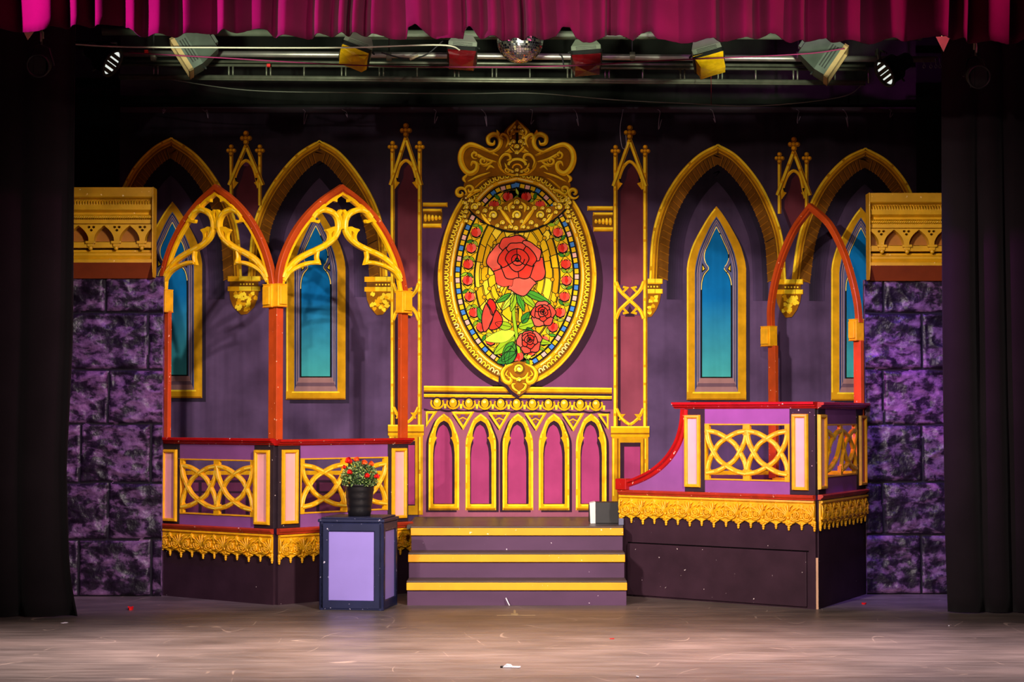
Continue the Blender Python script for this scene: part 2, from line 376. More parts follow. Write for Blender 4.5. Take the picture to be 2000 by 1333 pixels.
# --- gothic arches
def painted_arch(L_, R_, apex, label):
    mb = MB()
    for side, pts in ((1, L_), (-1, R_)):
        path = catmull([apex] + pts, 10)                        # outer edge in pixels, from apex down
        sg = 1 if side == 1 else -1
        def cl(pp): return [(min(p[0], apex[0]) if sg == 1 else max(p[0], apex[0]), p[1]) for p in pp]
        def off(d): return Lb(cl(offs(path, -sg * d)))
        x_e, y_e = path[-1]; lp = path + [(x_e, y_e + 40)]
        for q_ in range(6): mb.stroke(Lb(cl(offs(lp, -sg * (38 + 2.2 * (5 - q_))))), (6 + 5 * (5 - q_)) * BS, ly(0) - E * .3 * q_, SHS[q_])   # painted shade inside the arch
        mb.stroke(off(25), 22 * BS, ly(2), G_BR)
        bo = cl(offs(path, -sg * 16)); bi = cl(offs(path, -sg * 35))
        for i in range(5, len(path) - 1, 2):                     # voussoir joints
            a, b_ = bo[i], bi[min(i + 1, len(path) - 1)]
            mb.stroke(Lb([a, b_]), 1.6 * BS, ly(3), INK)
            mb.stroke(Lb([(a[0] + sg * 1.6, a[1] + 1), (b_[0] + sg * 1.6, b_[1] + 1)]), 1.5 * BS, ly(3), G_DK)
        mb.stroke(off(8), 17 * BS, ly(4), G_OLV)
        mb.stroke(off(15.5), 2.4 * BS, ly(5), G_BR)
        mb.stroke(off(11), 3.2 * BS, ly(5), G_DK)
        dash(mb, off(2.2), 3.6, ly(6), G_HI, 5, 1); dash(mb, off(7), 1.8, ly(6), G_MID, 4, 2)
    tag(mb.build('painted_arch', bd), label)
LA = [(300, 287), (264, 323), (240, 365), (228, 400)]; RA = [(380, 298), (415, 338), (446, 392), (466, 452), (473, 545)]
painted_arch(LA, RA, (335, 268), 'gold painted gothic arch at the far left of the backdrop')
painted_arch([(580, 301), (541, 345), (511, 395), (492, 452), (484, 545)], [(665, 298), (704, 345), (734, 398), (752, 460), (757, 540)], (624, 273), 'gold painted gothic arch behind the second red arch')
painted_arch([(1360, 305), (1320, 348), (1290, 402), (1273, 465), (1268, 545)], [(1441, 305), (1481, 352), (1510, 408), (1529, 468), (1535, 548)], (1402, 281), 'gold painted gothic arch around the tall blue window')
painted_arch([(1648, 310), (1606, 354), (1577, 408), (1557, 470), (1546, 548)], [(1732, 312), (1764, 346), (1784, 384), (1792, 420)], (1690, 288), 'gold painted gothic arch above the right stone wall')

# --- corbels under the arches
def painted_corbel(cx, y0, hw, cut=None):
    mb = MB()
    def X(x): return x if cut is None else (max(x, cut[0]) if cut[1] > 0 else min(x, cut[0]))
    def R4(a, b_, c, d): return Lb([(X(cx + a), y0 + b_), (X(cx + c), y0 + b_), (X(cx + c), y0 + d), (X(cx + a), y0 + d)])
    mb.fill(R4(-hw, 0, hw, 10), ly(7), G_MID); mb.fill(R4(-hw, 20, hw, 29), ly(7), G_MID)
    mb.fill(R4(-hw + 4, 10, hw - 4, 20), ly(7), G_BR)
    for r in (0, 20): mb.fill(R4(-hw * 0.3, r, hw * 0.95, r + 8), ly(8), G_HI); mb.fill(R4(hw * .45, r, hw * 0.48, r + 9), ly(9), G_DK)
    for k in range(5): mb.fill(R4(-8 + 6 * k, 14, -5 + 6 * k, 17), ly(8), G_HI)
    bowl = [(-hw + 3, 29), (hw - 3, 29), (hw - 6, 45), (hw - 12, 60), (6, 74), (-6, 75), (-hw + 11, 60), (-hw + 5, 45)]
    mb.fill(Lb([(X(cx + p[0]), y0 + p[1]) for p in bowl]), ly(7), G_DK)
    for k in range(34):
        a = random.uniform(-0.75, 1.0) * (hw - 8); b_ = random.uniform(33, 66)
        if abs(a) > (hw - 7) * (1 - ((b_ - 29) / 50) ** 2): continue
        x_ = cx + a
        if cut and (x_ - cut[0]) * cut[1] < 3: continue
        pts = [(x_ + 4.2 * math.cos(t) * (1 + .22 * math.sin(3 * t + k)), y0 + b_ + 4 * math.sin(t) * (1 + .22 * math.sin(3 * t + k))) for t in [i * PI / 4 for i in range(8)]]
        mb.fill(Lb(pts), ly(8), G_HI if k % 3 else G_MID)
    mb.build('painted_corbel', bd)
painted_corbel(477, 540, 32); painted_corbel(742, 541, 30, (764, -1)); painted_corbel(1266, 545, 28, (1265, 1)); painted_corbel(1540, 546, 28)

# --- tall blue windows
def painted_window(cx, ya, yb, label):
    mb = MB()
    def outline(hw, top, bot, shoulder):
        hh = shoulder - top; l = catmull([(-hw, shoulder), (-hw * 0.95, shoulder - hh * .15), (-hw * 0.78, shoulder - hh * .40), (-hw * 0.44, shoulder - hh * .70), (-hw * 0.2, shoulder - hh * .88), (0, top)], 5)
        return Lb([(cx - hw, bot)] and [(cx + p[0], p[1]) for p in [(-hw, bot)] + l + [(-p[0], p[1]) for p in reversed(l[:-1])] + [(hw, bot)]])
    sh = ya + 122
    mb.fill([(p[0] + 0.03, p[1] - 0.03) for p in outline(58, ya + 2, yb, sh)], ly(0), SH2)
    mb.fill(outline(58, ya, yb, sh), ly(2), G_OLV)
    e = outline(56, ya + 3, yb - 2, sh); dash(mb, e[:len(e) // 2], 2.6, ly(3), G_HI, 9, 0)
    BL = cloth_paint((92, 96, 138), 0.15, 8); LAV = cloth_paint((150, 128, 138), 0.12, 10); DB = cloth_paint((28, 44, 84), 0.15, 8)
    mb.fill(outline(42, ya + 20, yb - 15, sh + 6), ly(3), BL)
    for hw, tp, c_ in ((40.5, ya + 23, DB), (38.5, ya + 26, LAV), (36.5, ya + 29, DB), (35, ya + 31, LAV), (33, ya + 34, BL)):
        mb.fill(outline(hw, tp, yb - 17, sh + 9), ly(3) - E * (42 - hw) * .55, c_)
    y_ = ly(3) - E * 5.5
    half = [(-31, yb - 43), (-31, sh + 40), (-30, sh + 25), (-26, sh + 12), (-20, sh + 4), (-16.5, sh), (-17, sh - 5), (-21.5, sh - 11), (-25, sh - 22), (-23.5, sh - 35), (-15, sh - 53), (-6.5, sh - 71), (0, ya + 39)]
    halfp = [(-31, yb - 43)] + catmull(half[1:], 5)
    def pane(k): return Lb([(cx + p[0] * k, (p[1] if k == 1 else p[1] + (3.5 if p[1] < yb - 60 else -2.5))) for p in halfp + [(-q[0], q[1]) for q in reversed(halfp[:-1])]])
    mb.fill(pane(1), y_, INK)
    zlo = FB.L(cx, yb - 45)[1]; zhi = FB.L(cx, sh + 60)[1]
    mb.fill(pane(0.9), y_ - E, cloth_paint((70, 172, 170), 0.1, 6, (10, 112, 176), zlo, zhi))
    e = Lb([(cx + p[0] * 0.95, p[1] + 1.5) for p in halfp[1:]]); dash(mb, e, 1.6, y_ - E * 2, G_CR, 10, 0)
    e = Lb([(cx - p[0] * 0.95, p[1] + 1.5) for p in halfp[4:]]); dash(mb, e, 1.6, y_ - E * 2, G_CR, 10, 3)
    for s_ in (-1, 1):
        mb.fill(Lb([(cx + s_ * 28, sh - 12), (cx + s_ * 21, sh + 2), (cx + s_ * 29, sh + 8)]), y_ - E * 2, INK)
        mb.fill(Lb([(cx + s_ * 27, sh - 6), (cx + s_ * 23, sh + 1), (cx + s_ * 27, sh + 4)]), y_ - E * 3, G_HI)
    SILL = cloth_paint((158, 118, 116), 0.1, 8); SIL2 = cloth_paint((112, 84, 96), 0.1, 8)
    mb.fill(Lb([(cx - 33, yb - 43), (cx + 33, yb - 43), (cx + 42, yb - 16), (cx - 42, yb - 16)]), y_ - E * 2, SILL)
    mb.fill(Lb([(cx - 36, yb - 33), (cx + 36, yb - 33), (cx + 39, yb - 26), (cx - 39, yb - 26)]), y_ - E * 3, SIL2)
    mb.fill(Lb([(cx - 58, yb - 16), (cx + 58, yb - 16), (cx + 58, yb), (cx - 58, yb)]), y_ - E * 3, G_OLV)
    mb.fill(Lb([(cx - 56, yb - 3), (cx + 56, yb - 3), (cx + 58, yb), (cx - 58, yb)]), y_ - E * 4, G_DK)
    mb.fill(Lb([(cx - 46, yb - 16), (cx + 46, yb - 16), (cx + 47, yb - 13), (cx - 47, yb - 13)]), y_ - E * 4, G_HI)
    tag(mb.build('painted_window', bd), label)
painted_window(337, 394, 778, 'painted blue lancet window half hidden by the left stone wall')
painted_window(617, 401, 781, 'painted blue lancet window behind the second red arch')
painted_window(1399, 403, 782, 'painted blue lancet window standing clear right of the stained glass')
painted_window(1681, 405, 783, 'painted blue lancet window half hidden by the right stone wall')

# --- slender gothic pillars
def bar(mb, pts, w_, k, cat_=True):
    p = Lb(pts); mb.stroke(p, w_ * BS, ly(k), G_MID)
    d_ = Lb([(a[0] + w_ * 0.3, a[1]) for a in pts]); mb.stroke(d_, w_ * 0.3 * BS, ly(k + 1), G_DK)
    n = max(3, int(sum((Vector(pts[i + 1]) - Vector(pts[i])).length for i in range(len(pts) - 1)) / 5))
    q = []
    for i in range(len(pts) - 1):
        for j in range(n): t = j / n; q.append((pts[i][0] * (1 - t) + pts[i + 1][0] * t - w_ * 0.12, pts[i][1] * (1 - t) + pts[i + 1][1] * t))
    dash(mb, Lb(q), w_ * 0.5, ly(k + 2), G_HI, 5, 1)
def finial(mb, x, y, s, k):
    for dx, dy, r in ((-6, 5, 4.5), (6, 5, 4.5), (0, -3, 5), (0, 5, 4.5), (0, 12, 5)):
        P = [(x + s * (dx + r * math.cos(t * PI / 5)), y + s * (dy + r * math.sin(t * PI / 5))) for t in range(10)]
        mb.fill(Lb(P), ly(k) - E * 0.2 * (dx + 6) / 6, G_DK)
        P = [(x + s * (dx - 1 + r * .62 * math.cos(t * PI / 4)), y + s * (dy - 1 + r * .62 * math.sin(t * PI / 4))) for t in range(8)]
        mb.fill(Lb(P), ly(k + 1), G_MID if dy > 5 else G_HI if s < 0.9 else G_MID)
def pillar(cx, ap, xl, xr, pin_y, leg_y, bot, tall, label):
    mb = MB()
    trl = leg_y + 30
    # recessed panel with trefoil head
    pan = [(xl + 10, bot), (xl + 10, leg_y + 14), (xl + 17, leg_y - 2), (xl + 21, leg_y - 12), (cx - 9, leg_y - 28), (cx, leg_y - 38)]
    if not tall: pan = [(cx - 4, bot + 34), (xl + 10, bot - 14)] + pan[1:]
    pan = pan + [(2 * cx - p[0], p[1]) for p in reversed(pan[:-1])]
    mb.fill(Lb([(cx - 3, ap + 36), (cx + 3, ap + 36), (xr - 10, leg_y - 12), (xr - 8, bot - 16), (cx + 6, bot + (0 if tall else 36)), (cx - 6, bot + (0 if tall else 36)), (xl + 8, bot - 16), (xl + 10, leg_y - 12)] if not tall else [(cx - 3, ap + 36), (cx + 3, ap + 36), (xr - 10, leg_y - 12), (xr - 8, bot), (xl + 8, bot), (xl + 10, leg_y - 12)]), ly(3), SHADE)
    mb.fill(Lb([(p[0] + 5, p[1] + 3) for p in pan]), ly(4), MAROON)
    mb.fill(Lb([(cx - 4, ap + 40), (cx + 4, ap + 40), (cx + 9, leg_y - 40), (cx - 9, leg_y - 40)]), ly(4), WINE)
    arc = catmull([(xl + 8, leg_y + 12), (xl + 13, leg_y - 12), (cx - 12, leg_y - 32), (cx, leg_y - 42), (cx + 12, leg_y - 32), (xr - 13, leg_y - 12), (xr - 8, leg_y + 12)], 4)
    mb.stroke(Lb(arc), 6 * BS, ly(6), G_MID); dash(mb, Lb([(a[0] - 1, a[1] - 1) for a in arc]), 2, ly(7), G_HI, 4, 1)
    for s_ in (-1, 1):
        xx = cx + s_ * (cx - xl - 14)
        mb.fill(Lb([(cx + s_ * (cx - xl - 8), leg_y - 4), (cx + s_ * (cx - xl - 19), leg_y + 1), (cx + s_ * (cx - xl - 9), leg_y + 14)]), ly(6), G_MID)
        mb.fill(Lb([(xx - 2.5, leg_y - 8), (xx + 2.5, leg_y - 8), (xx, leg_y)]), ly(7), INK)
    for x_, s_ in ((xl + 5, -1), (xr - 5, 1)):
        bar(mb, [(x_, bot), (x_, pin_y + 12)], 8 if tall else 7, 7)
        finial(mb, x_, pin_y, 0.95, 10)
        bar(mb, [(cx + s_ * (cx - xl - 1), leg_y + 6), (cx, ap)], 8, 10)
    finial(mb, cx, ap - 20, 1.15, 14)
    if tall:
        # crossing of the ribs half way, with cusps, and the pointed foot of the lower panel
        ym = tall
        mb.fill(Lb([(xl + 8, ym - 30), (xr - 8, ym - 30), (xr - 8, ym + 30), (xl + 8, ym + 30)]), ly(5), PLUM)
        mb.fill(Lb([(cx - 12, ym - 32), (cx + 12, ym - 32), (cx, ym - 6)]), ly(6), MAROON); mb.fill(Lb([(cx - 10, ym + 32), (cx + 10, ym + 32), (cx, ym + 10)]), ly(6), SHADE)
        for s_ in (-1, 1):
            h = cx - xl - 6
            for t_ in (-1, 1):
                p = catmull([(cx - s_ * h, ym + t_ * 36), (cx - s_ * h * .72, ym + t_ * 19), (cx, ym), (cx + s_ * h * .72, ym - t_ * 19), (cx + s_ * h, ym - t_ * 36)], 4)
                if t_ == 1: mb.stroke(Lb(p), 7 * BS, ly(11), G_MID); dash(mb, Lb([(a[0] - 1, a[1] - 1) for a in p]), 2.4, ly(12), G_HI, 4, 1)
                mb.stroke(Lb([(cx - s_ * h * .55, ym + t_ * 14), (cx - s_ * h * .2, ym + t_ * 24), (cx - s_ * h * .5, ym + t_ * 26)]), 4.5 * BS, ly(12), G_MID)
        fb = [(xl + 7, bot - 34), (xl + 15, bot - 18), (cx - 8, bot - 8), (cx, bot - 3)]
        for s_ in (-1, 1):
            p = catmull([(cx + s_ * (cx - q[0]), q[1]) for q in fb], 4)
            mb.stroke(Lb(p), 6 * BS, ly(11), G_MID); dash(mb, Lb([(a[0] - 1, a[1] - 1) for a in p]), 2.2, ly(12), G_HI, 4, 1)
            mb.stroke(Lb([(cx + s_ * (cx - xl - 9), bot - 22), (cx + s_ * 12, bot - 22), (cx + s_ * (cx - xl - 12), bot - 12)]), 3.5 * BS, ly(12), G_MID)
        # base block and pedestal
        mb.fill(Lb([(xl - 4, bot), (xr + 3, bot), (xr + 3, bot + 21), (xl - 4, bot + 21)]), ly(12), G_MID)
        mb.fill(Lb([(xl - 4, bot), (xr + 3, bot), (xr + 3, bot + 3), (xl - 4, bot + 3)]), ly(13), G_HI)
        mb.fill(Lb([(xl - 4, bot + 13), (xr + 3, bot + 13), (xr + 3, bot + 16), (xl - 4, bot + 16)]), ly(13), G_DK)
        yb = 1006 if cx < 1000 else 990
        mb.fill(Lb([(xl - 2, bot + 21), (xr + 1, bot + 21), (xr + 1, yb), (xl - 2, yb)]), ly(9), G_OLV)
        mb.fill(Lb([(xl + 14, bot + 32), (xr - 14, bot + 32), (xr - 14, yb - 18), (xl + 14, yb - 18)]), ly(10), SHADE)
        mb.fill(Lb([(xl + 22, bot + 40), (xr - 15, bot + 40), (xr - 15, yb - 20), (xl + 22, yb - 20)]), ly(11), MAG)
        for xx in (xl + 8, xr - 9): mb.fill(Lb([(xx, bot + 24), (xx + 3, bot + 24), (xx + 3, yb), (xx, yb)]), ly(11), G_DK)
        for xx in (xl + 1, xr - 5): dash(mb, Lb([(xx, bot + 24 + i * 8) for i in range(int((yb - bot - 24) / 8))]), 2.5, ly(12), G_HI, 3, 1)
    tag(mb.build('painted_pillar', bd), label)
pillar(481, 285, 447, 513, 290, 356, 402, 0, 'short gold painted pinnacle between the two left arches')
pillar(793, 270, 762, 825, 283, 356, 830, 590, 'tall gold painted pillar left of the stained glass')
pillar(1230, 274, 1197, 1265, 291, 358, 833, 587, 'tall gold painted pillar right of the stained glass')
pillar(1550, 297, 1517, 1580, 305, 376, 418, 0, 'short gold painted pinnacle between the two right arches')

# --- side capitals
for cx0, cx1, y0, s_ in ((826, 874, 396, 1), (1197, 1147, 403, -1)):
    mb = MB()
    def R4(a, b_, c, d): return Lb([(a, b_), (c, b_), (c, d), (a, d)])
    for a, b_, e in ((0, 9, 0), (12, 19, 11), (41, 50, 12)):
        mb.fill(R4(cx0, y0 + a, cx1 - s_ * e, y0 + b_), ly(2), G_MID); mb.fill(R4(cx0, y0 + a + 1, cx1 - s_ * (e + 3), y0 + a + 4), ly(3), G_HI)
        mb.fill(R4(cx0, y0 + b_ - 2, cx1 - s_ * (e + 1), y0 + b_), ly(3), G_DK)
    mb.fill(R4(cx0, y0 + 19, cx1 - s_ * 10, y0 + 41), ly(1), G_BR)
    for k in range(5):
        x_ = cx0 + s_ * (5 + 7 * k)
        mb.fill(Lb([(x_ + 3.2 * math.cos(t * PI / 4), y0 + 30 + (8 - k) * math.sin(t * PI / 4)) for t in range(8)]), ly(2), G_MID)
        mb.fill(Lb([(x_ - .5 + 1.6 * math.cos(t * PI / 4), y0 + 28 + (5 - k * .6) * math.sin(t * PI / 4)) for t in range(8)]), ly(3), G_HI)
    mb.build('painted_capital', bd)

# --- entablature with eggs and darts, trefoils
mb = MB()
def hb(y0_, y1_, k, m, a=828, b_=1195, t=4): mb.fill(Lb([(a, y0_), (b_, y0_ + t), (b_, y1_ + t), (a, y1_)]), ly(k), m)
hb(752, 806, 1, PLUM); hb(754, 766, 2, G_MID); hb(754, 757, 3, G_HI); hb(763, 766, 3, G_DK); hb(766, 770, 2, SHADE); hb(770, 776, 3, G_MID); hb(770, 772, 4, G_HI); hb(776, 779, 3, SHADE)
for k in range(11):
    x_ = 854 + 31 * k; y_ = 788 + 4 * (x_ - 828) / 367
    mb.fill(Lb([(x_ + 13 * math.cos(t * PI / 7), y_ + 13 * math.sin(t * PI / 7)) for t in range(14)]), ly(4), SHADE)
    mb.stroke(Lb([(x_ + 12 * math.cos(PI * (-0.15 + 1.3 * t / 10)), y_ - 1 + 11 * math.sin(PI * (-0.15 + 1.3 * t / 10))) for t in range(11)]), 3.5 * BS, ly(5), G_MID)
    mb.fill(Lb([(x_ + 7.5 * math.cos(t * PI / 6), y_ - 1 + 9 * math.sin(t * PI / 6)) for t in range(12)]), ly(6), G_MID)
    mb.fill(Lb([(x_ - 1 + 3.5 * math.cos(t * PI / 4), y_ - 4 + 3 * math.sin(t * PI / 4)) for t in range(8)]), ly(7), G_CR)
    mb.fill(Lb([(x_ + 15.5 - 2.5, y_ + 1), (x_ + 15.5 + 2.5, y_ + 1), (x_ + 15.5 + 2, y_ + 10), (x_ + 15.5 - 2, y_ + 10)]), ly(6), G_HI)
sc_ = [(828 + 4 * i, 800 + 4 * i * 4 / 367 + 3 * abs(math.sin(i * 4 * PI / 31))) for i in range(92)]
mb.stroke(Lb(sc_), 4 * BS, ly(4), SHADE)
mb.build('painted_entablature', bd)
for k, x_ in enumerate((836, 904, 975, 1046, 1119, 1183)):
    mb = MB(); y_ = 806 + 2 * k * .5
    tri = [(x_ - 18, y_), (x_ + 18, y_), (x_ + 1, y_ + 29)]
    if k == 0: tri = [(x_ - 2, y_), (x_ + 14, y_), (x_ - 2, y_ + 24)]
    if k == 5: tri = [(x_ - 12, y_), (x_ + 4, y_), (x_ + 4, y_ + 24)]
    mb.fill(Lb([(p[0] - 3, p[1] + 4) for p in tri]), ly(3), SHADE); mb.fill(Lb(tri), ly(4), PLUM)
    mb.stroke(Lb(tri), 5 * BS, ly(5), G_MID, True); mb.stroke(Lb([(p[0] - .8, p[1] - .8) for p in tri]), 1.8 * BS, ly(6), G_HI, True)
    if 0 < k < 5:
        for dx, dy in ((-7, 5), (7, 5), (0, 15)): mb.fill(Lb([(x_ + dx + 3 * math.cos(t * PI / 3), y_ + dy + 3 * math.sin(t * PI / 3)) for t in range(6)]), ly(6), G_DK)
        mb.stroke(Lb([(x_ - 8, y_ + 13), (x_, y_ + 9), (x_ + 8, y_ + 13)]), 2.5 * BS, ly(7), G_MID)
    mb.build('painted_trefoil', bd)
# --- five small arched panels
for k, cx in enumerate((867, 939, 1011.5, 1082, 1154.5)):
    mb = MB(); hw = 30; y0_ = 808; y1_ = 997
    half = catmull([(-hw, 880), (-hw + 1, 858), (-hw + 8, 838), (-14, 820), (0, y0_)], 5)
    outer = [(-hw, y1_)] + half; outer = outer + [(-p[0], p[1]) for p in reversed(outer[:-1])]
    P = [(cx + p[0], p[1]) for p in outer]
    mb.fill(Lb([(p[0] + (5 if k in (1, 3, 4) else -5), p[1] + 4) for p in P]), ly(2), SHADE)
    mb.fill(Lb(P), ly(3), G_MID)
    inh = [(-hw + 9, y1_ - 12)] + catmull([(-hw + 9, 886), (-hw + 11, 868), (-hw + 15, 858)], 3) + catmull([(-hw + 14, 853), (-hw + 15, 842), (-9, 828), (0, y0_ + 14)], 4)
    inn = inh + [(-p[0], p[1]) for p in reversed(inh[:-1])]
    mb.fill(Lb([(cx + p[0], p[1]) for p in inn]), ly(4), SHADE)
    mb.fill(Lb([(cx + p[0] * 0.84 - 1.5, p[1] + (8 if p[1] < 900 else -1)) for p in inn]), ly(5), MAG)
    e = Lb([(cx + p[0] * 0.93, p[1] + 2) for p in [(-hw, 990 - 12 * i) for i in range(9)] + half]); dash(mb, e, 3, ly(5), G_HI, 3, 1)
    e = Lb([(cx - p[0] * 0.93, p[1] + 2) for p in [(-hw, 990 - 12 * i) for i in range(9)] + half]); dash(mb, e, 3, ly(5), G_HI, 3, 1)
    mb.stroke(Lb([(cx - 19, y1_ - 9), (cx + 19, y1_ - 9)]), 3 * BS, ly(6), G_HI); mb.stroke(Lb([(cx - 28, y1_ - 2), (cx + 28, y1_ - 2)]), 3 * BS, ly(6), G_DK)
    for s_ in (-1, 1): mb.fill(Lb([(cx + s_ * 24, 846), (cx + s_ * 13, 856), (cx + s_ * 24, 866)]), ly(6), G_MID)
    mb.build('painted_panel', bd)

# --- oval stained glass in its gold frame (a plain rose design)
CX = 1010
hl = [(0, 322), (-60, 340), (-107, 386), (-136, 440), (-152, 505), (-154, 560), (-142, 622), (-116, 676), (-84, 716), (-44, 744), (0, 757)]
oh = catmull(hl, 8); OV = [(CX + p[0], p[1]) for p in oh] + [(CX - p[0], p[1]) for p in reversed(oh[1:-1])]
def egg(d): return offs(OV, d, True)
_in = 1 if abs(egg(5)[20][0] - CX) < abs(OV[20][0] - CX) else -1
def inset(d): return egg(_in * d)
mb = MB()
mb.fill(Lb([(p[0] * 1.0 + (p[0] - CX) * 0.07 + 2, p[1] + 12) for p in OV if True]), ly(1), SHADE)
mb.fill(Lb(OV), ly(3), G_DK)
mb.stroke(Lb(inset(4)), 8 * BS, ly(4), G_MID, True); dash(mb, Lb(inset(2.5)) , 2.2, ly(5), G_HI, 6, 1)
mb.stroke(Lb(inset(16)), 12 * BS, ly(4), G_BR, True)
mb.stroke(Lb(inset(27)), 8 * BS, ly(4), G_MID, True); dash(mb, Lb(inset(26)), 2.2, ly(5), G_CR, 5, 2)
mb.stroke(Lb(inset(31)), 2.5 * BS, ly(5), G_BR, True)
def walk(path, step):
    out = []; acc = 0; N = len(path)
    for i in range(N):
        a = Vector(path[i]); b_ = Vector(path[(i + 1) % N]); L_ = (b_ - a).length; t = step - acc
        while t <= L_:
            out.append((a + (b_ - a) * (t / L_), (b_ - a).normalized())); t += step
        acc = (acc + L_) % step
    return out
for p, t in walk(inset(16), 10.2):
    n_ = Vector((-t.y, t.x)) * _in
    arc = [p + n_ * (4.5 * math.cos(a)) + t * (3.6 * math.sin(a)) for a in [(-2.3 + 4.6 * i / 8) for i in range(9)]]
    mb.stroke(Lb([(q.x, q.y) for q in arc]), 2.4 * BS, ly(5), G_HI if p.y < 600 or int(p.x) % 3 else G_CR)
    q = p + n_ * 5.6 + t * 5; mb.fill(Lb([(q.x + 1.3 * math.cos(a * PI / 3), q.y + 1.3 * math.sin(a * PI / 3)) for a in range(6)]), ly(5), G_MID)
mb.build('painted_oval_frame', bd)
# glass
mb = MB()
YEL = [cloth_paint(c, 0.1, 9) for c in ((236, 190, 22), (222, 172, 14), (244, 208, 48), (206, 152, 12), (250, 226, 110))]
RED = [cloth_paint(c, 0.2, 9) for c in ((220, 54, 38), (226, 74, 56), (200, 36, 28), (232, 96, 76))]
PINK = cloth_paint((240, 180, 160), 0.1, 9); BLUE = cloth_paint((70, 130, 200), 0.1, 9)
GRN = [cloth_paint(c, 0.12, 9) for c in ((150, 190, 30), (70, 150, 40), (188, 210, 60), (52, 130, 44))]
mb.fill(Lb(inset(32)), ly(4), INK)
def cell(pts, m, k=6, shrink=1.1):
    """a pane with its lead gap"""
    c_ = sum((Vector(p) for p in pts), Vector((0, 0))) / len(pts)
    P = []
    for p in pts:
        d = Vector(p) - c_; L_ = d.length; P.append(tuple(c_ + d * max(0.1, (L_ - shrink) / L_) if L_ > 1e-6 else c_))
    mb.fill(Lb(P), ly(k), m)
r0, r1 = inset(34), inset(43)
wk = walk(inset(38.5), 10.6); cyc = [BLUE, YEL[0], PINK, YEL[0]]
for i, (p, t) in enumerate(wk):
    n_ = Vector((-t.y, t.x))
    cell([tuple(p + t * 5.3 + n_ * 4.6), tuple(p + t * 5.3 - n_ * 4.6), tuple(p - t * 5.3 - n_ * 4.6), tuple(p - t * 5.3 + n_ * 4.6)], cyc[i % 4], 6, 1.3)
# ring of buds on a yellow ground
mb.stroke(Lb(inset(58)), 24 * BS, ly(5), YEL[0], True)
mb.stroke(Lb(inset(45)), 1.6 * BS, ly(6), INK, True); mb.stroke(Lb(inset(71)), 2 * BS, ly(6), INK, True)
def bud(x, y, s, a, k=8):
    M2 = Matrix.Rotation(a, 2)
    def T(pts): return [tuple(Vector((x, y)) + M2 @ (Vector(p) * s)) for p in pts]
    cell(T(catmull([(0, 9), (-9, 4), (-10, -5), (-4, -10), (0, -3)], 3)), RED[random.randint(0, 1)], k, 0.7)
    cell(T(catmull([(0, 9), (9, 4), (10, -5), (4, -10), (0, -3)], 3)), RED[random.choice((1, 3))], k, 0.7)
    cell(T(catmull([(0, 7), (-4, 0), (0, -11), (4, 0)], 3)), RED[random.choice((0, 2))], k + 1, 0.3)
def leaf(x, y, L_, wd, a, m, k=8):
    M2 = Matrix.Rotation(a, 2)
    P = [tuple(Vector((x, y)) + M2 @ Vector(p)) for p in catmull([(0, 0), (L_ * .35, -wd), (L_ * .75, -wd * .7), (L_, 0), (L_ * .7, wd * .6), (L_ * .3, wd * .8)], 3, True)]
    mb.fill(Lb([tuple(Vector(p) + (Vector(p) - Vector((x, y))).normalized() * .1) for p in P]), ly(k), m)
    mb.stroke(Lb(P), 1.3 * BS, ly(k) - E * .5, INK, True)
    mb.stroke(Lb([(x, y), tuple(Vector((x, y)) + M2 @ Vector((L_ * .9, 0)))]), 0.9 * BS, ly(k) - E * .6, INK)
for i, (p, t) in enumerate(walk(inset(58), 32)):
    up = math.atan2(t.y, t.x)
    cell([(p.x + 11 * math.cos(q * PI / 4), p.y + 11 * math.sin(q * PI / 4)) for q in range(8)], INK, 7, 0)
    n_ = Vector((-t.y, t.x)); q0 = p + t * 16
    for s_ in (-1, 1): leaf(q0.x, q0.y, 15, 3.4, up + s_ * 1.0 + (PI if i % 2 else 0) * 0, GRN[(i + s_) % 3], 7)
    for s_ in (-1, 1):
        a_ = p + n_ * 12 * s_ + t * 4; b_ = p + n_ * 3 * s_ + t * 14; mb.stroke(Lb([tuple(a_), tuple(b_)]), 1.3 * BS, ly(7), INK)
    bud(p.x, p.y, 0.98, random.uniform(-0.35, 0.35))
# yellow panes of the field: leaded rays
core = inset(72)
mb.fill(Lb(core), ly(6), YEL[0])
RC = Vector((1007, 525))
wk = walk(core, 9.0); n = len(wk); i = 0; ring = [(0.99, 0.84), (0.84, 0.68), (0.68, 0.5), (0.5, 0.2)]
for (ra, rb) in ring:
    i = random.randint(0, 2)
    while i < n - 1:
        st = random.randint(2, 6); j = min(n - 1, i + st)
        r_b = rb + random.uniform(-.05, .05)
        pts = [tuple(RC + (wk[k][0] - RC) * ra) for k in range(i, j + 1)] + [tuple(RC + (wk[k][0] - RC) * r_b) for k in range(j, i - 1, -1)]
        cell(pts, random.choice(YEL[:4] if ra > .6 else YEL), 7, 0)
        mb.stroke(Lb(pts), 1.5 * BS, ly(8), INK, True)
        if random.random() < .4:
            q = pts[0]; mb.fill(Lb([(q[0] + 4 * math.cos(a * PI / 4), q[1] + 4 * math.sin(a * PI / 4)) for a in range(8)]), ly(9), YEL[3]); mb.stroke(Lb([(q[0] + 4 * math.cos(a * PI / 4), q[1] + 4 * math.sin(a * PI / 4)) for a in range(8)]), 1.2 * BS, ly(10), INK, True)
        i = j
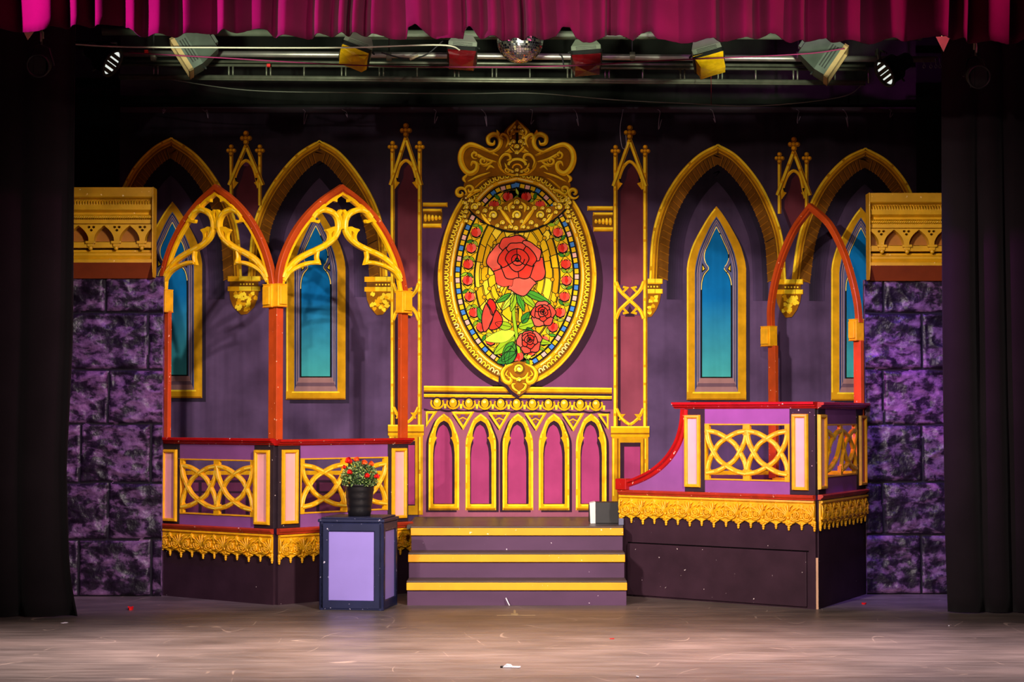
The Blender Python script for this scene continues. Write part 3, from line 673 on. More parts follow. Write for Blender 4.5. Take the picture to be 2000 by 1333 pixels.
# stem and leaves
mb.stroke(Lb(catmull([(1006, 570), (1003, 610), (1008, 650), (1014, 690)], 6)), 8 * BS, ly(11), INK); mb.stroke(Lb(catmull([(1006, 570), (1003, 610), (1008, 650), (1014, 690)], 6)), 5.5 * BS, ly(12), GRN[0])
for (x, y, L_, wd, a, g) in ((1004, 574, 40, 7, 2.2, 2), (1006, 574, 36, 7, 1.8, 0), (1010, 574, 38, 7, 1.2, 1), (1014, 572, 46, 8, 0.75, 0), (1020, 568, 62, 8, 0.42, 1), (998, 574, 34, 6, 2.6, 1),
                             (1006, 650, 60, 13, 2.9, 2), (1006, 658, 54, 13, 2.45, 0), (1004, 668, 46, 13, 2.1, 1), (1012, 640, 44, 11, -0.3, 0), (1012, 652, 40, 10, 0.2, 2), (998, 676, 40, 13, 1.75, 1), (1014, 662, 64, 9, 0.15, 0),
                             (946, 628, 30, 8, -2.0, 1), (1020, 632, 26, 8, -1.0, 3), (1010, 690, 44, 12, 2.7, 3), (1030, 640, 28, 9, 1.2, 3), (1000, 640, 34, 9, 3.4, 0)):
    leaf(x, y, L_, wd, a, GRN[g], 13)
# open rose: outer, middle and inner petals round a spiral heart
def petal(cx_, cy_, a, r_in, r_out, spread, m, k, wob=1.0):
    pts = []
    for t in (-1, -.8, -.45, 0, .4, .8, 1):
        rr = r_out * (1 - 0.18 * t * t) * (1 + 0.05 * wob * math.sin(5 * t + a)); an = a + spread * t
        pts.append((cx_ + rr * math.cos(an), cy_ + rr * math.sin(an)))
    for t in (.7, 0, -.7): pts.append((cx_ + r_in * math.cos(a + spread * t), cy_ + r_in * math.sin(a + spread * t)))
    P = catmull(pts, 4, True); mb.fill(Lb(P), ly(k), m); mb.stroke(Lb(P), 2.0 * BS, ly(k) - E * .7, INK, True)
def rose(x, y, R, k, n1=6, rot=0.3):
    for i in range(n1): petal(x, y, rot + i * 2 * PI / n1, R * .35, R * (1.0 + .08 * math.sin(i * 2.3)), PI / n1 * 1.12, RED[(i * 2 + 1) % 4], k + i * 0.8)
    for i in range(5): petal(x, y - R * .1, rot + .6 + i * 2 * PI / 5, R * .15, R * .66, PI / 5 * 1.1, RED[i % 2], k + 5 + i * 0.8)
    for i in range(3): petal(x, y - R * .16, rot + 1.3 + i * 2 * PI / 3, R * .05, R * .4, PI / 3 * 1.05, RED[(i + 1) % 3], k + 9.5 + i * .8)
    sp = [(x + R * .26 * (1 - t / 22) * math.cos(t * .55), y - R * .18 + R * .26 * (1 - t / 22) * math.sin(t * .55)) for t in range(22)]
    mb.stroke(Lb(sp), 2.0 * BS, ly(k + 12.6), INK)
rose(1010, 517, 57, 14)
rose(1060, 614, 25, 14, 5, 0.9); rose(1034, 668, 24, 14, 5, 2.0)
bx_, by_ = 961, 616
for pts, m in (([(-16, 32), (-20, 4), (-12, -22), (-4, -14), (2, 4), (-6, 24)], RED[1]), ([(-6, 26), (2, 4), (8, -10), (20, 6), (18, 20), (6, 28)], RED[0]), ([(-10, -22), (-4, -32), (6, -24), (8, -10), (0, 0), (-5, -12)], RED[2])):
    P = catmull([(bx_ + p[0], by_ + p[1]) for p in pts], 4, True); mb.fill(Lb(P), ly(14), m); mb.stroke(Lb(P), 2 * BS, ly(15), INK, True)
tag(mb.build('painted_stained_glass', bd), 'oval of yellow leaded panes with red roses and green leaves')
# garland across the oval, crest above it, drop ornament below
def scroll(mb, pts, w_, k, m=None, hi=True):
    p = catmull(pts, 5)
    mb.stroke(Lb(p), (w_ + 2.5) * BS, ly(k), G_BR, False, True); mb.stroke(Lb(p), w_ * BS, ly(k + .6), m or G_MID, False, True)
    if hi: mb.stroke(Lb([(a[0] - w_ * .12, a[1] - w_ * .16) for a in p]), w_ * .42 * BS, ly(k + 1.2), G_HI, False, True)
def curl(x, y, r, a0, turns, sgn=1):
    n_ = 14; return [(x + r * (1 - .8 * i / n_) * math.cos(a0 + sgn * turns * 2 * PI * i / n_), y + r * (1 - .8 * i / n_) * math.sin(a0 + sgn * turns * 2 * PI * i / n_)) for i in range(n_ + 1)]
def rosette(mb, x, y, r, k):
    mb.fill(Lb([(x + r * math.cos(t * PI / 7), y + r * math.sin(t * PI / 7)) for t in range(14)]), ly(k), G_BR)
    mb.stroke(Lb(curl(x, y, r * .8, 2.5, 1.3)), r * .34 * BS, ly(k + .6), G_HI); mb.fill(Lb([(x + r * .3 * math.cos(t * PI / 3), y + r * .3 * math.sin(t * PI / 3)) for t in range(6)]), ly(k + 1), G_CR)
mb = MB(); K0 = 32
gar = catmull([(-104, 380), (-98, 400), (-78, 402), (-56, 405), (-34, 402), (-16, 392), (0, 386)], 4)
low = catmull([(0, 452), (-24, 450), (-48, 441), (-72, 428), (-94, 408), (-106, 388)], 4)
g_ = [(CX + p[0], p[1]) for p in gar + [(-q[0], q[1]) for q in reversed(gar[:-1])]] + [(CX - p[0], p[1]) for p in reversed(low)] + [(CX + p[0], p[1]) for p in low]
mb.stroke(Lb([(p[0], p[1] + 1.5) for p in low and [(CX + q[0], q[1]) for q in low] ]), 4 * BS, ly(K0 - 1), INK); mb.stroke(Lb([(CX - q[0], q[1] + 1.5) for q in low]), 4 * BS, ly(K0 - 1), INK)
mb.fill(Lb(g_), ly(K0), G_DK)
for s_ in (-1, 1):
    for (x, y, r) in ((-98, 400, 5), (-76, 416, 5), (-54, 431, 5), (-38, 442, 5), (-10, 434, 5), (-50, 408, 5), (-74, 400, 5), (-22, 446, 4), (-8, 406, 5), (-82, 405, 9), (-46, 421, 10), (-62, 413, 6), (-28, 436, 6), (-96, 392, 7), (-20, 408, 6), (-64, 424, 6), (-34, 408, 6), (-88, 394, 5), (-12, 444, 6)): rosette(mb, CX - s_ * x, y, r, K0 + 1)
    scroll(mb, [(CX + s_ * 34, 408), (CX + s_ * 22, 424), (CX + s_ * 10, 442)], 8, K0 + 3); scroll(mb, [(CX + s_ * 52, 440), (CX + s_ * 62, 430), (CX + s_ * 70, 418)], 6, K0 + 2)
    scroll(mb, [(CX + s_ * 8, 396), (CX + s_ * 16, 404), (CX + s_ * 14, 416)], 6, K0 + 3)
    # ends of the garland running up over the frame
    scroll(mb, curl(CX + s_ * 110, 378, 12, 0.5, 1.2, s_), 7, K0 + 3); scroll(mb, curl(CX + s_ * 92, 372, 10, 2.5, 1.2, -s_), 6, K0 + 3)
    scroll(mb, [(CX + s_ * 98, 388), (CX + s_ * 84, 376), (CX + s_ * 70, 372)], 8, K0 + 2)
    for j in range(6): rosette(mb, CX + s_ * (100 + 2 * math.sin(j * 2)), 388 + 9 * j, 6.5 - .4 * j, K0 + 2)
rosette(mb, CX, 421, 11, K0 + 4); rosette(mb, CX, 396, 7, K0 + 4); rosette(mb, CX - 2, 447, 6, K0 + 4)
mb.build('painted_garland', bd)
mb = MB()
sil = [(-112, 314), (-112, 296), (-104, 284), (-88, 279), (-66, 288), (-44, 292), (-34, 288), (-30, 268), (-22, 254), (-12, 244), (0, 235)]
sil = catmull(sil, 4); body = sil + catmull([(0, 345), (-34, 345), (-64, 350), (-92, 372), (-104, 366), (-100, 344), (-108, 330), (-112, 314)], 4)[1:]
for s_ in (-1, 1): mb.fill(Lb([(CX + s_ * p[0], p[1]) for p in body]), ly(K0 + (0 if s_ < 0 else .3)), G_DK)
for s_ in (-1, 1):
    S = lambda pts: [(CX - s_ * p[0], p[1]) for p in pts]
    scroll(mb, S([(-36, 306), (-54, 298), (-74, 288), (-92, 284), (-106, 294), (-110, 312), (-104, 330), (-92, 340), (-80, 334), (-78, 322), (-86, 318), (-90, 326)]), 11, K0 + 2)
    scroll(mb, S([(-70, 290), (-52, 298), (-38, 292), (-32, 280), (-36, 268), (-46, 264), (-56, 270), (-55, 281), (-46, 283), (-43, 276)]), 9, K0 + 3)
    scroll(mb, S([(-34, 276), (-36, 266), (-39, 256)]), 7, K0 + 3)
    scroll(mb, S([(-22, 290), (-17, 278), (-20, 268), (-28, 264), (-32, 270), (-26, 272)]), 6, K0 + 4)
    scroll(mb, S([(-40, 318), (-62, 312), (-80, 302), (-84, 296)]), 7, K0 + 3); scroll(mb, S([(-74, 322), (-60, 324), (-46, 316)]), 6, K0 + 3)
    scroll(mb, S(curl(-66, 316, 8, 0, 1.2)), 5, K0 + 4); scroll(mb, S(curl(-82, 304, 8, 1, 1.1)), 5, K0 + 4)
    scroll(mb, S([(-96, 342), (-104, 350), (-100, 358)]), 6, K0 + 3)
    # cartouche scrolls
    scroll(mb, S([(-30, 330), (-34, 316), (-26, 304), (-16, 304), (-13, 312), (-20, 315)]), 6, K0 + 6); scroll(mb, S([(-6, 336), (-18, 332), (-24, 320)]), 5, K0 + 6)
    scroll(mb, S(curl(-19, 333, 6, 0, 1.1)), 3.5, K0 + 7); scroll(mb, S([(-3, 300), (-10, 292), (-14, 288)]), 5, K0 + 7)
    for (x, y) in ((-8, 262), (-14, 270), (-6, 250), (-15, 282), (-7, 278), (-11, 256)): rosette(mb, CX - s_ * x, y, 5.5, K0 + 3)
    scroll(mb, S([(-3, 240), (-10, 248), (-18, 258), (-16, 266)]), 5, K0 + 4); scroll(mb, S([(-24, 300), (-14, 294), (-8, 284)]), 6, K0 + 3); scroll(mb, S([(-96, 356), (-76, 346), (-52, 338)]), 5, K0 + 3); scroll(mb, S([(-44, 330), (-52, 326), (-60, 334)]), 5, K0 + 3)
mb.fill(Lb([(CX + 36 * math.cos(t * PI / 12), 320 + 24 * math.sin(t * PI / 12)) for t in range(24)]), ly(K0 + 4.5), G_BR)
mb.stroke(Lb([(CX + 36 * math.cos(t * PI / 12), 320 + 24 * math.sin(t * PI / 12)) for t in range(24)]), 4 * BS, ly(K0 + 5), G_MID, True)
mb.stroke(Lb([(CX + 17 * math.cos(PI + t * PI / 10), 324 + 12 * math.sin(PI + t * PI / 10)) for t in range(11)]), 5 * BS, ly(K0 + 6), G_HI)
mb.stroke(Lb([(CX + 9 * math.cos(PI + t * PI / 10), 330 + 8 * math.sin(PI + t * PI / 10)) for t in range(11)]), 3 * BS, ly(K0 + 6), G_MID)
for x, y, r in ((0, 334, 5), (-9, 337, 3.5), (9, 337, 3.5), (0, 288, 6), (0, 300, 5), (0, 343, 4)): rosette(mb, CX + x, y, r, K0 + 7)
mb.stroke(Lb([(CX + 13 * math.cos(PI + t * PI / 10), 270 + 12 * math.sin(PI + t * PI / 10)) for t in range(11)]), 4 * BS, ly(K0 + 5), G_OLV)
mb.build('painted_crest', bd)
mb = MB()
dr = catmull([(-34, 726), (-36, 744), (-24, 752), (-14, 764), (0, 774)], 4); top = catmull([(0, 706), (-14, 710), (-34, 726)], 4)
P = [(CX + 4 + p[0], p[1]) for p in top[:-1] + dr]; P = P + [(2 * (CX + 4) - p[0], p[1]) for p in reversed(P[1:-1])]
mb.fill(Lb([(p[0] - 4, p[1] + 5) for p in P]), ly(K0 - 1), SHADE); mb.fill(Lb(P), ly(K0), G_DK)
for s_ in (-1, 1):
    S = lambda pts: [(CX + 4 - s_ * p[0], p[1]) for p in pts]
    scroll(mb, S([(-12, 712), (-26, 718), (-33, 730), (-28, 744), (-18, 748), (-16, 740), (-22, 738)]), 8, K0 + 1); scroll(mb, S([(0, 742), (-12, 738), (-18, 728)]), 5, K0 + 2)
    scroll(mb, S([(0, 766), (-10, 760), (-13, 752), (-7, 750)]), 5, K0 + 2); scroll(mb, S([(-22, 724), (-26, 732), (-20, 736)]), 3, K0 + 2)
rosette(mb, CX + 4, 721, 11, K0 + 2); rosette(mb, CX + 4, 768, 4, K0 + 2); rosette(mb, CX + 4, 742, 6, K0 + 2)
mb.build('painted_drop_ornament', bd)
# white tie cords along the hem
CORD = mat('white_tie_cord', (150, 135, 150), 0.9)
for k, (x, y) in enumerate(((322, 208), (401, 212), (597, 218), (673, 216), (852, 222), (945, 222), (1040, 229), (1124, 227), (1289, 228), (1391, 226), (1560, 222), (1650, 224), (1741, 216))):
    mb = MB(); px_ = [(x - 5, 214), (x, 217 + (k % 3)), (x + (4 if k % 2 else -2), y + 4), (x + (6 if k % 2 else -3), y + 14 + 6 * ((k * 7) % 3)), (x + (2 if k % 2 else 3), y + 6)]
    mb.tube([(p[0], -0.012, p[1]) for p in sp_(px_, 4)], 0.0028, CORD, 5); mb.build('tie_cord', bd)
mb = MB(); mb.tube([(p[0], -0.014, p[1]) for p in sp_([(1217, 214), (1211, 250), (1213, 280), (1217, 291), (1223, 286), (1222, 262)], 5)], 0.003, CORD, 5); tag(mb.build('tie_cord', bd), 'long white looped tie cord')
# ------------------------------------------------------------------ painted timber flats
GOLD = mat('gold_gloss_paint', (240, 172, 16), 0.42, var=0.16, vscale=18, spec=0.5)
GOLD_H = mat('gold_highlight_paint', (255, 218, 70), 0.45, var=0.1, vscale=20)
GOLD_D = mat('gold_shadow_paint', (206, 124, 14), 0.45, var=0.2, vscale=20)
CREAM = mat('cream_edge_paint', (255, 238, 205), 0.5)
RED = mat('red_gloss_rail_paint', (168, 18, 14), 0.3, var=0.15, vscale=9, spec=0.5, speck=(255, 220, 190), speck_amt=0.68)
REDB = mat('brick_red_moulding_paint', (172, 50, 28), 0.4, var=0.2, vscale=14, speck=(240, 190, 160), speck_amt=0.69)
ORED = mat('orange_red_post_paint', (182, 66, 12), 0.5, var=0.16, vscale=8, speck=(255, 200, 160), speck_amt=0.70)
ORED_D = mat('dark_red_chamfer_paint', (158, 48, 14), 0.5, var=0.16, vscale=8)
DARK = mat('aubergine_base_paint', (52, 31, 42), 0.6, var=0.2, vscale=5, spec=.15, bump=0.08, bscale=30, speck=(200, 180, 180), speck_amt=0.74)
POST = mat('charcoal_post_paint', (46, 33, 40), 0.6, spec=.2, var=0.15, vscale=10, speck=(210, 190, 180), speck_amt=0.71)
PURP = mat('mauve_panel_paint', (136, 76, 138), 0.6, var=0.12, vscale=5)
PINKP = mat('pink_panel_paint', (250, 176, 170), 0.6, var=0.06, vscale=8)
def dashes(mb, path, w_, y, m, on=3, off=2):
    i = 0; N = len(path)
    while i < N - 1:
        j = min(N - 1, i + on)
        mb.stroke(path[i:j + 1], w_, y, m); i = j + off
def strand_prof(w_, y0=-0.012, y1=0.012): return [(w_ / 2, y1), (w_ / 2, y0 + 0.008), (w_ * .26, y0), (-w_ * .26, y0), (-w_ / 2, y0 + 0.008), (-w_ / 2, y1)]
def lattice(fr, parent, x0, x1, z0, z1, broken=False, offy=0.0):
    """gold fretwork of two interlaced squares in a thin gold border"""
    mb = MB(); b = 0.012; w_ = min(0.034, (x1 - x0) * 0.075)
    mb.sweep([(x0 + b / 2, z0 + b / 2), (x1 - b / 2, z0 + b / 2), (x1 - b / 2, z1 - b / 2), (x0 + b / 2, z1 - b / 2)], strand_prof(b, -0.008, 0.03), GOLD, True)
    xm = (x0 + x1) / 2; h = z1 - z0; st = 0.125 * h
    for xs, hw in ((x0 + w_ * .6, w_ * .55), (xm, w_ * .85), (x1 - w_ * .6, w_ * .55)):           # short mullion stubs top and bottom
        for za, zb_ in ((z0, z0 + st * 1.6), (z1 - st * 1.6, z1)): mb.box(xs - hw, xs + hw, -0.006, 0.02, za, zb_, GOLD)
    # the three vertical ribs bow with the arcs; every square holds four arcs
    for ci, (a, c) in enumerate(((x0 + w_ * .5, xm), (xm, x1 - w_ * .5))):
        W_ = c - a; zz0, zz1 = z0 + st, z1 - st; H_ = zz1 - zz0
        base = catmull([(0, 1), (.255, .95), (.5, .825), (.692, .692), (.825, .5), (.95, .255), (1, 0)], 5)
        for k, (fx, fz) in enumerate(((0, 0), (1, 0), (0, 1), (1, 1))):
            p = [((1 - u) if fx else u, (1 - v) if fz else v) for u, v in base]
            p = [(a + u * W_, zz0 + v * H_) for u, v in p]
            if broken and ci == 0 and k in (0, 3): p = p[:len(p) // 2 - 3] if k == 0 else p[len(p) // 2 + 4:]
            mb.sweep(p, strand_prof(w_, -0.012 - 0.0015 * k), GOLD)
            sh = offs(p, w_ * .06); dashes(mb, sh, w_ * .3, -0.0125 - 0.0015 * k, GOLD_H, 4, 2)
    return mb.build('lattice', parent)
def pink_panel(parent, x0, x1, z0, z1):
    mb = MB(); w_ = min(0.024, (x1 - x0) * .27)
    mb.box(x0 + w_ * .8, x1 - w_ * .8, -0.006, 0.0, z0 + w_ * .8, z1 - w_ * .8, PINKP); pp = mb.build('inset_panel', parent)
    f = MB(); f.sweep(rect(x0 + w_ / 2, z0 + w_ / 2, x1 - w_ / 2, z1 - w_ / 2), [(w_ / 2, 0), (w_ / 2, -0.02), (w_ * .2, -0.026), (-w_ * .35, -0.024), (-w_ / 2, -0.008), (-w_ / 2, 0)], GOLD, True)
    f.build('panel_frame', pp)
def frieze(parent, x0, x1, z_top, h, drop, n, y0=-0.004):
    """cast gold ornament: fans, urns, rosettes and pendants"""
    mb = MB(); W_ = (x1 - x0) / n; s = h / 0.19; sx = W_ / 0.147
    wav = [(x0, z_top), (x0, z_top - h * .84)]
    for i in range(n * 12 + 1):
        u = i / 12.0; wav.append((x0 + W_ * u, z_top - h * (.90 + .06 * math.cos(4 * PI * u) + .03 * math.cos(2 * PI * u))))
    wav += [(x1, z_top)]
    mb.plate(wav, [], y0 - 0.014, y0, GOLD)
    mb.extr(x0, x1, [(y0, z_top), (y0 - 0.026, z_top), (y0 - 0.03, z_top - 0.012 * s), (y0 - 0.02, z_top - 0.02 * s), (y0, z_top - 0.02 * s)], GOLD)
    yf = y0 - 0.014
    def T(cx, dx, dz, y): return (min(x1 - .002, max(x0 + .002, cx + dx * sx)), y, z_top - dz * s)
    for i in range(n + 1):
        cx = x0 + W_ * i
        if True:                                               # fan with long pendant
            for a in (-62, -40, -20, 0, 20, 40, 62):
                if (i == 0 and a < 0) or (i == n and a > 0): continue
                r_ = math.radians(a); pts = [T(cx, .004 * a / 60, .132, yf - .006), T(cx, .022 * math.sin(r_), .105 - .02 * math.cos(r_), yf - .012), T(cx, .05 * math.sin(r_) , .125 - .085 * math.cos(r_), yf - .010), T(cx, .064 * math.sin(r_) + .004 * (a > 0) - .004 * (a < 0), .115 - .09 * math.cos(r_) + .012 * abs(a) / 60, yf - .004)]
                mb.tube(pts, [.004 * s, .0065 * s, .0065 * s, .003 * s], GOLD, 6)
            mb.ball(T(cx, 0, .128, yf - .006), .012 * s, GOLD, 7, 5)
            for dz, r_ in ((.146, .013), (.160, .012), (.174, .012), (.188, .012), (.202, .009)): mb.ball(T(cx, 0, dz + drop - .02, yf + .004), r_ * s, GOLD, 7, 4)
            mb.tube([T(cx, -.03, .165, yf - .003), T(cx, -.012, .16, yf - .007), T(cx, 0, .175, yf - .006), T(cx, .012, .16, yf - .007), T(cx, .03, .165, yf - .003)], .006 * s, GOLD, 6)
        if i == n: break
        for u in (.27, .73):                                    # rosette in a ring
            c = T(x0 + W_ * (i + u), 0, .108, yf - .002); R_ = .030 * s
            ring = [(c[0] + R_ * min(1, sx) * math.cos(t * PI / 8), c[1] - .008, c[2] + R_ * math.sin(t * PI / 8)) for t in range(16)]
            mb.tube(ring, .006 * s, GOLD, 6, True); mb.ball((c[0], c[1] - .01, c[2]), .007 * s, GOLD, 6, 4)
            for t in range(6): mb.ball((c[0] + .013 * s * min(1, sx) * math.cos(t * PI / 3), c[1] - .007, c[2] + .013 * s * math.sin(t * PI / 3)), .0075 * s, GOLD, 6, 4)
            sg = 1 if u < .5 else -1
            mb.tube([T(c[0], -sg * .03, .108 - .125 + .0 + .125, yf - .004), T(c[0], -sg * .022, .14, yf - .008), T(c[0], 0, .150, yf - .008), T(c[0], sg * .024, .142, yf - .006)], .0065 * s, GOLD, 6)
            mb.tube([T(c[0], -sg * .014, .078, yf - .004), T(c[0], sg * .012, .066, yf - .009), T(c[0], sg * .028, .05, yf - .008), T(c[0], sg * .03, .034, yf - .004)], .006 * s, GOLD, 6)
        cx = x0 + W_ * (i + .5)                                 # urn with short pendant
        Mq = Matrix.Diagonal((min(1.0, sx) * s, .6 * s, s)).to_3x3()
        mb.lathe([(.001, -.03), (.007, -.028), (.011, -.014), (.006, -.006), (.016, .004), (.021, .016), (.014, .022), (.024, .03), (.018, .036), (.006, .046), (.001, .05)], T(cx, 0, .068, yf - .002), GOLD, 12, Mq)
        mb.tube([T(cx, -.02, .13, yf - .004), T(cx, 0, .138, yf - .009), T(cx, .02, .13, yf - .004)], .007 * s, GOLD, 6)
        mb.ball(T(cx, 0, .12, yf - .004), .012 * s, GOLD, 7, 5)
        for dz, r_ in ((.150, .011), (.162, .012), (.175, .011), (.187,.008)): mb.ball(T(cx, 0, dz + drop * .6, yf + .004), r_ * s, GOLD, 7, 4)
    o_ = mb.build('frieze', parent); tag(o_, 'cast gold frieze of rosettes, fans and pendants'); return o_
def rail(parent, x0, x1, z0, z1, name, m, dep=0.05, back=0.05):
    h = z1 - z0
    return MB().extr(x0, x1, [(back, z0), (-0.008, z0), (-0.014, z0 + h * .2), (-dep * .6, z0 + h * .3), (-dep * .62, z0 + h * .5), (-dep, z0 + h * .62), (-dep, z1 - .004), (-dep + .004, z1), (back, z1)], m).build(name, parent)
def base_moulding(parent, x0, x1, z0, z1):
    h = z1 - z0
    return MB().extr(x0, x1, [(0, z0), (-.02, z0), (-.026, z0 + h * .3), (-.036, z0 + h * .45), (-.04, z0 + h * .8), (-.03, z1), (0, z1)], REDB).build('base_moulding', parent)
def impost(parent, x0, x1, z0, z1):
    mb = MB(); c = (x1 - x0)
    mb.box(x0, x1, -0.03, 0.05, z0 + .006, z1 - .006, GOLD); mb.box(x0 + c * .12, x1 - c * .12, -0.045, -0.03, z0 + .02, z1 - .02, GOLD)
    mb.box(x0 - .003, x1 + .003, -0.034, 0.052, z0, z0 + .008, GOLD_D); mb.box(x0 - .002, x1 + .002, -0.034, 0.052, z1 - .008, z1, GOLD)
    return mb.build('impost_block', parent, 0.006)

def parapet(fr, t, posts, pinks, lat, y_rail, y_mould, y_fr, x0, x1, n_units, drop=0.03, broken=False, curve=None):
    """all numbers are pixel columns / rows at the named column; heights are level along the flat"""
    X = lambda px, py=960: fr.L(px, py)[0]
    zr0 = fr.L(y_rail[0], y_rail[2])[1]; zr1 = fr.L(y_rail[0], y_rail[1])[1]
    zm0 = fr.L(y_mould[0], y_mould[2])[1]; zm1 = fr.L(y_mould[0], y_mould[1])[1]
    zf = fr.L(y_fr[0], y_fr[1])[1]; zfb = fr.L(y_fr[0], y_fr[2])[1]
    xa, xb = X(x0), X(x1)
    MB().box(xa + .004, xb - .004, 0, 0.035, 0.0, zf, DARK).build('base_panel', t)
    frieze(t, xa, xb, zf, zf - zfb, drop, n_units)
    base_moulding(t, xa - .01, xb + (0.0), zm0, zm1)
    for a, b_ in posts: MB().box(X(a), X(b_), -0.004, 0.035, zm1, zr0, POST).build('post', t, 0.003)
    la, lb_, lt, lbm = lat
    lx0, lx1 = X(la), X(lb_); lz1 = fr.L(la, lt)[1]; lz0 = fr.L(la, lbm)[1]
    px0, px1 = X(posts[0][1]), X(posts[1][0])
    MB().plate(rect(px0, zm1, px1, zr0), [rect(lx0 + .004, lz0 + .004, lx1 - .004, lz1 - .004)], 0.0, 0.03, PURP).build('mauve_panel', t)
    lattice(fr, t, lx0, lx1, lz0, lz1, broken)
    for a, b_, c, d in pinks: pink_panel(t, X(a), X(b_), fr.L(a, d)[1], fr.L(a, c)[1])
    return zr0, zr1, zm0, zm1, zf
def arch_parts(fr, t, outer_px, foot_px, posts_px, imposts_px, frame_w, tracery=None, z_rail=None):
    """posts, impost blocks, pointed red arch and gold tracery of one screen"""
    for a, b_, yt, yb in posts_px:
        xa = fr.L(a, (yt + yb) / 2)[0]; xb = fr.L(b_, (yt + yb) / 2)[0]
        MB().box(xa, xb, 0.0, 0.035, z_rail if z_rail is not None else fr.L(a, yb)[1], fr.L(a, yt)[1], ORED).build('post', t, 0.003)
    for a, b_, yt, yb in imposts_px: impost(t, fr.L(a, yt)[0], fr.L(b_, yt)[0], fr.L(a, yb)[1], fr.L(a, yt)[1])
    path = fr.LL(outer_px); w_ = frame_w
    mb = MB(); sgn = -1                                         # travel left foot > apex > right foot, inside is to the right
    mb.sweep(path, [(0, 0.035), (0, -0.004), (sgn * .004, -0.008), (sgn * w_ * .62, -0.008), (sgn * w_ * .66, 0.002), (sgn * w_, 0.004), (sgn * w_, 0.035)], ORED)
    mb.sweep(path, [(sgn * w_ * .64, -0.0022), (sgn * w_ * .72, -0.0022), (sgn * w_ * .72, 0.004), (sgn * w_ * .64, 0.004)], ORED_D)
    mb.build('arch_frame', t)
    return path
def tracery(fr, t, cx, sx, sy, y_ap, outer_path, w_out):
    """gold mouchette tracery; authored on the second arch (apex column 669) and mirrored"""
    mb = MB(); K_ = 0.0036; GOLD = mat('yellow_tracery_paint', (250, 192, 8), 0.42, var=0.14, vscale=14, spec=0.5)
    def q(zx, zy): return (480 + .225 * zx, 340 + .225 * zy)
    def put(p, side): # pixels of the model arch -> this arch -> local plane
        x = (p[0] - 669) * side * sx + cx; y = y_ap + (p[1] - 360) * sy
        return fr.L(x, y)
    def strand(zp, w_, side, hi=True, k=0):
        pp = [q(*z) for z in zp] if zp[0][0] > -900 else zp
        p = [put(a, side) for a in catmull(pp, 5)]
        mb.sweep(p, [(w_ / 2, .024), (w_ / 2, -.004), (w_ * .22, -.012 - k), (-w_ * .22, -.012 - k), (-w_ / 2, -.004), (-w_ / 2, .024)], GOLD)
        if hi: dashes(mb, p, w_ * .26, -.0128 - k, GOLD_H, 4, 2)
    def solid(zp, side, hole=None):
        P = [put(q(*z), side) for z in zp]; H = [[put(q(*z), side) for z in hole]] if hole else []
        mb.plate(P, H, -.006, .022, GOLD)
    for side in (1, -1):
        strand([(333, 900), (352, 850), (392, 800), (452, 742), (530, 694), (618, 654), (700, 612), (768, 556), (806, 490), (808, 412), (782, 350), (730, 316), (672, 306), (622, 330), (585, 375)], K_ * 11.5, side)
        strand([(330, 925), (385, 848), (462, 800), (552, 770), (628, 764)], K_ * 8.5, side, True, .001)
        solid([(600, 748), (640, 742), (652, 786), (618, 778), (590, 775)], side)
        strand([(632, 764), (622, 720), (628, 668)], K_ * 7, side, False)
        # cusps in the head of the mouchette
        solid(catmull([(582, 372), (610, 400), (640, 392), (632, 424), (588, 412), (548, 414), (560, 396)], 3, True), side)
        solid(catmull([(768, 452), (740, 464), (694, 480), (712, 506), (722, 548), (706, 600), (742, 590), (786, 540), (806, 470)], 3, True), side, catmull([(764, 490), (742, 512), (744, 548), (762, 530)], 3, True))
        # lips of the trefoil above
        solid(catmull([(775, 345), (800, 330), (822, 304), (836, 320), (826, 350), (838, 400), (838, 470), (806, 470), (808, 400)], 3, True), side)
        solid(catmull([(832, 182), (812, 196), (792, 214), (790, 240), (764, 230), (738, 238), (700, 270), (690, 262), (740, 214), (800, 178)], 3, True), side)
        strand([(690, 268), (664, 284), (634, 318)], K_ * 7, side, False)
    # thin liner inside the red arch
    lin_ = outer_path; mb.sweep(lin_, [(-w_out, .03), (-w_out, -.002), (-w_out - .016, -.002), (-w_out - .020, .006), (-w_out - .020, .03)], GOLD)
    return mb.build('tracery', t)

# left pair of hinged arched screens
F1 = Frame(floor_pt(318, 1164), floor_pt(537, 1183)); F2 = Frame(floor_pt(540, 1183), floor_pt(800, 1159))
t = frame_thing('arched_balcony_flat', 'arched balcony flat beside the left stone wall, its red arch the leftmost', 'stage flat', F1, 'arched balcony flats')
zr = parapet(F1, t, [(315, 351), (497, 535)], [(319, 347, 878, 1018), (499, 528, 879, 1025)], (352, 497, 896, 1004), (537, 857, 870), (537, 1034, 1044), (537, 1045, 1094), 315, 535, 5)
rail(t, F1.L(309, 860)[0], F1.L(537, 860)[0], zr[0], zr[1], 'top_rail', RED)
o1 = catmull([(309, 570), (314, 530), (328, 482), (352, 434), (384, 392), (419, 360)], 6)[:-1] + catmull([(419, 360), (456, 388), (490, 428), (514, 474), (529, 520), (536, 560)], 6)
p1 = arch_parts(F1, t, o1, None, [(312, 328, 608, 857), (524, 537, 598, 859)], [(306, 329, 567, 612), (519, 536, 556, 602)], 0.056, z_rail=zr[1])
tracery(F1, t, 421, 0.875, 1.0, 361, p1, 0.052)
t = frame_thing('arched_balcony_flat', 'arched balcony flat behind the flower pot and lavender plinth, beside the steps', 'stage flat', F2, 'arched balcony flats')
zr = parapet(F2, t, [(543, 586), (757, 797)], [(549, 580, 879, 1025), (764, 792, 876, 1014)], (586, 757, 896, 1005), (541, 859, 871), (541, 1033, 1045), (541, 1046, 1096), 543, 800, 6)
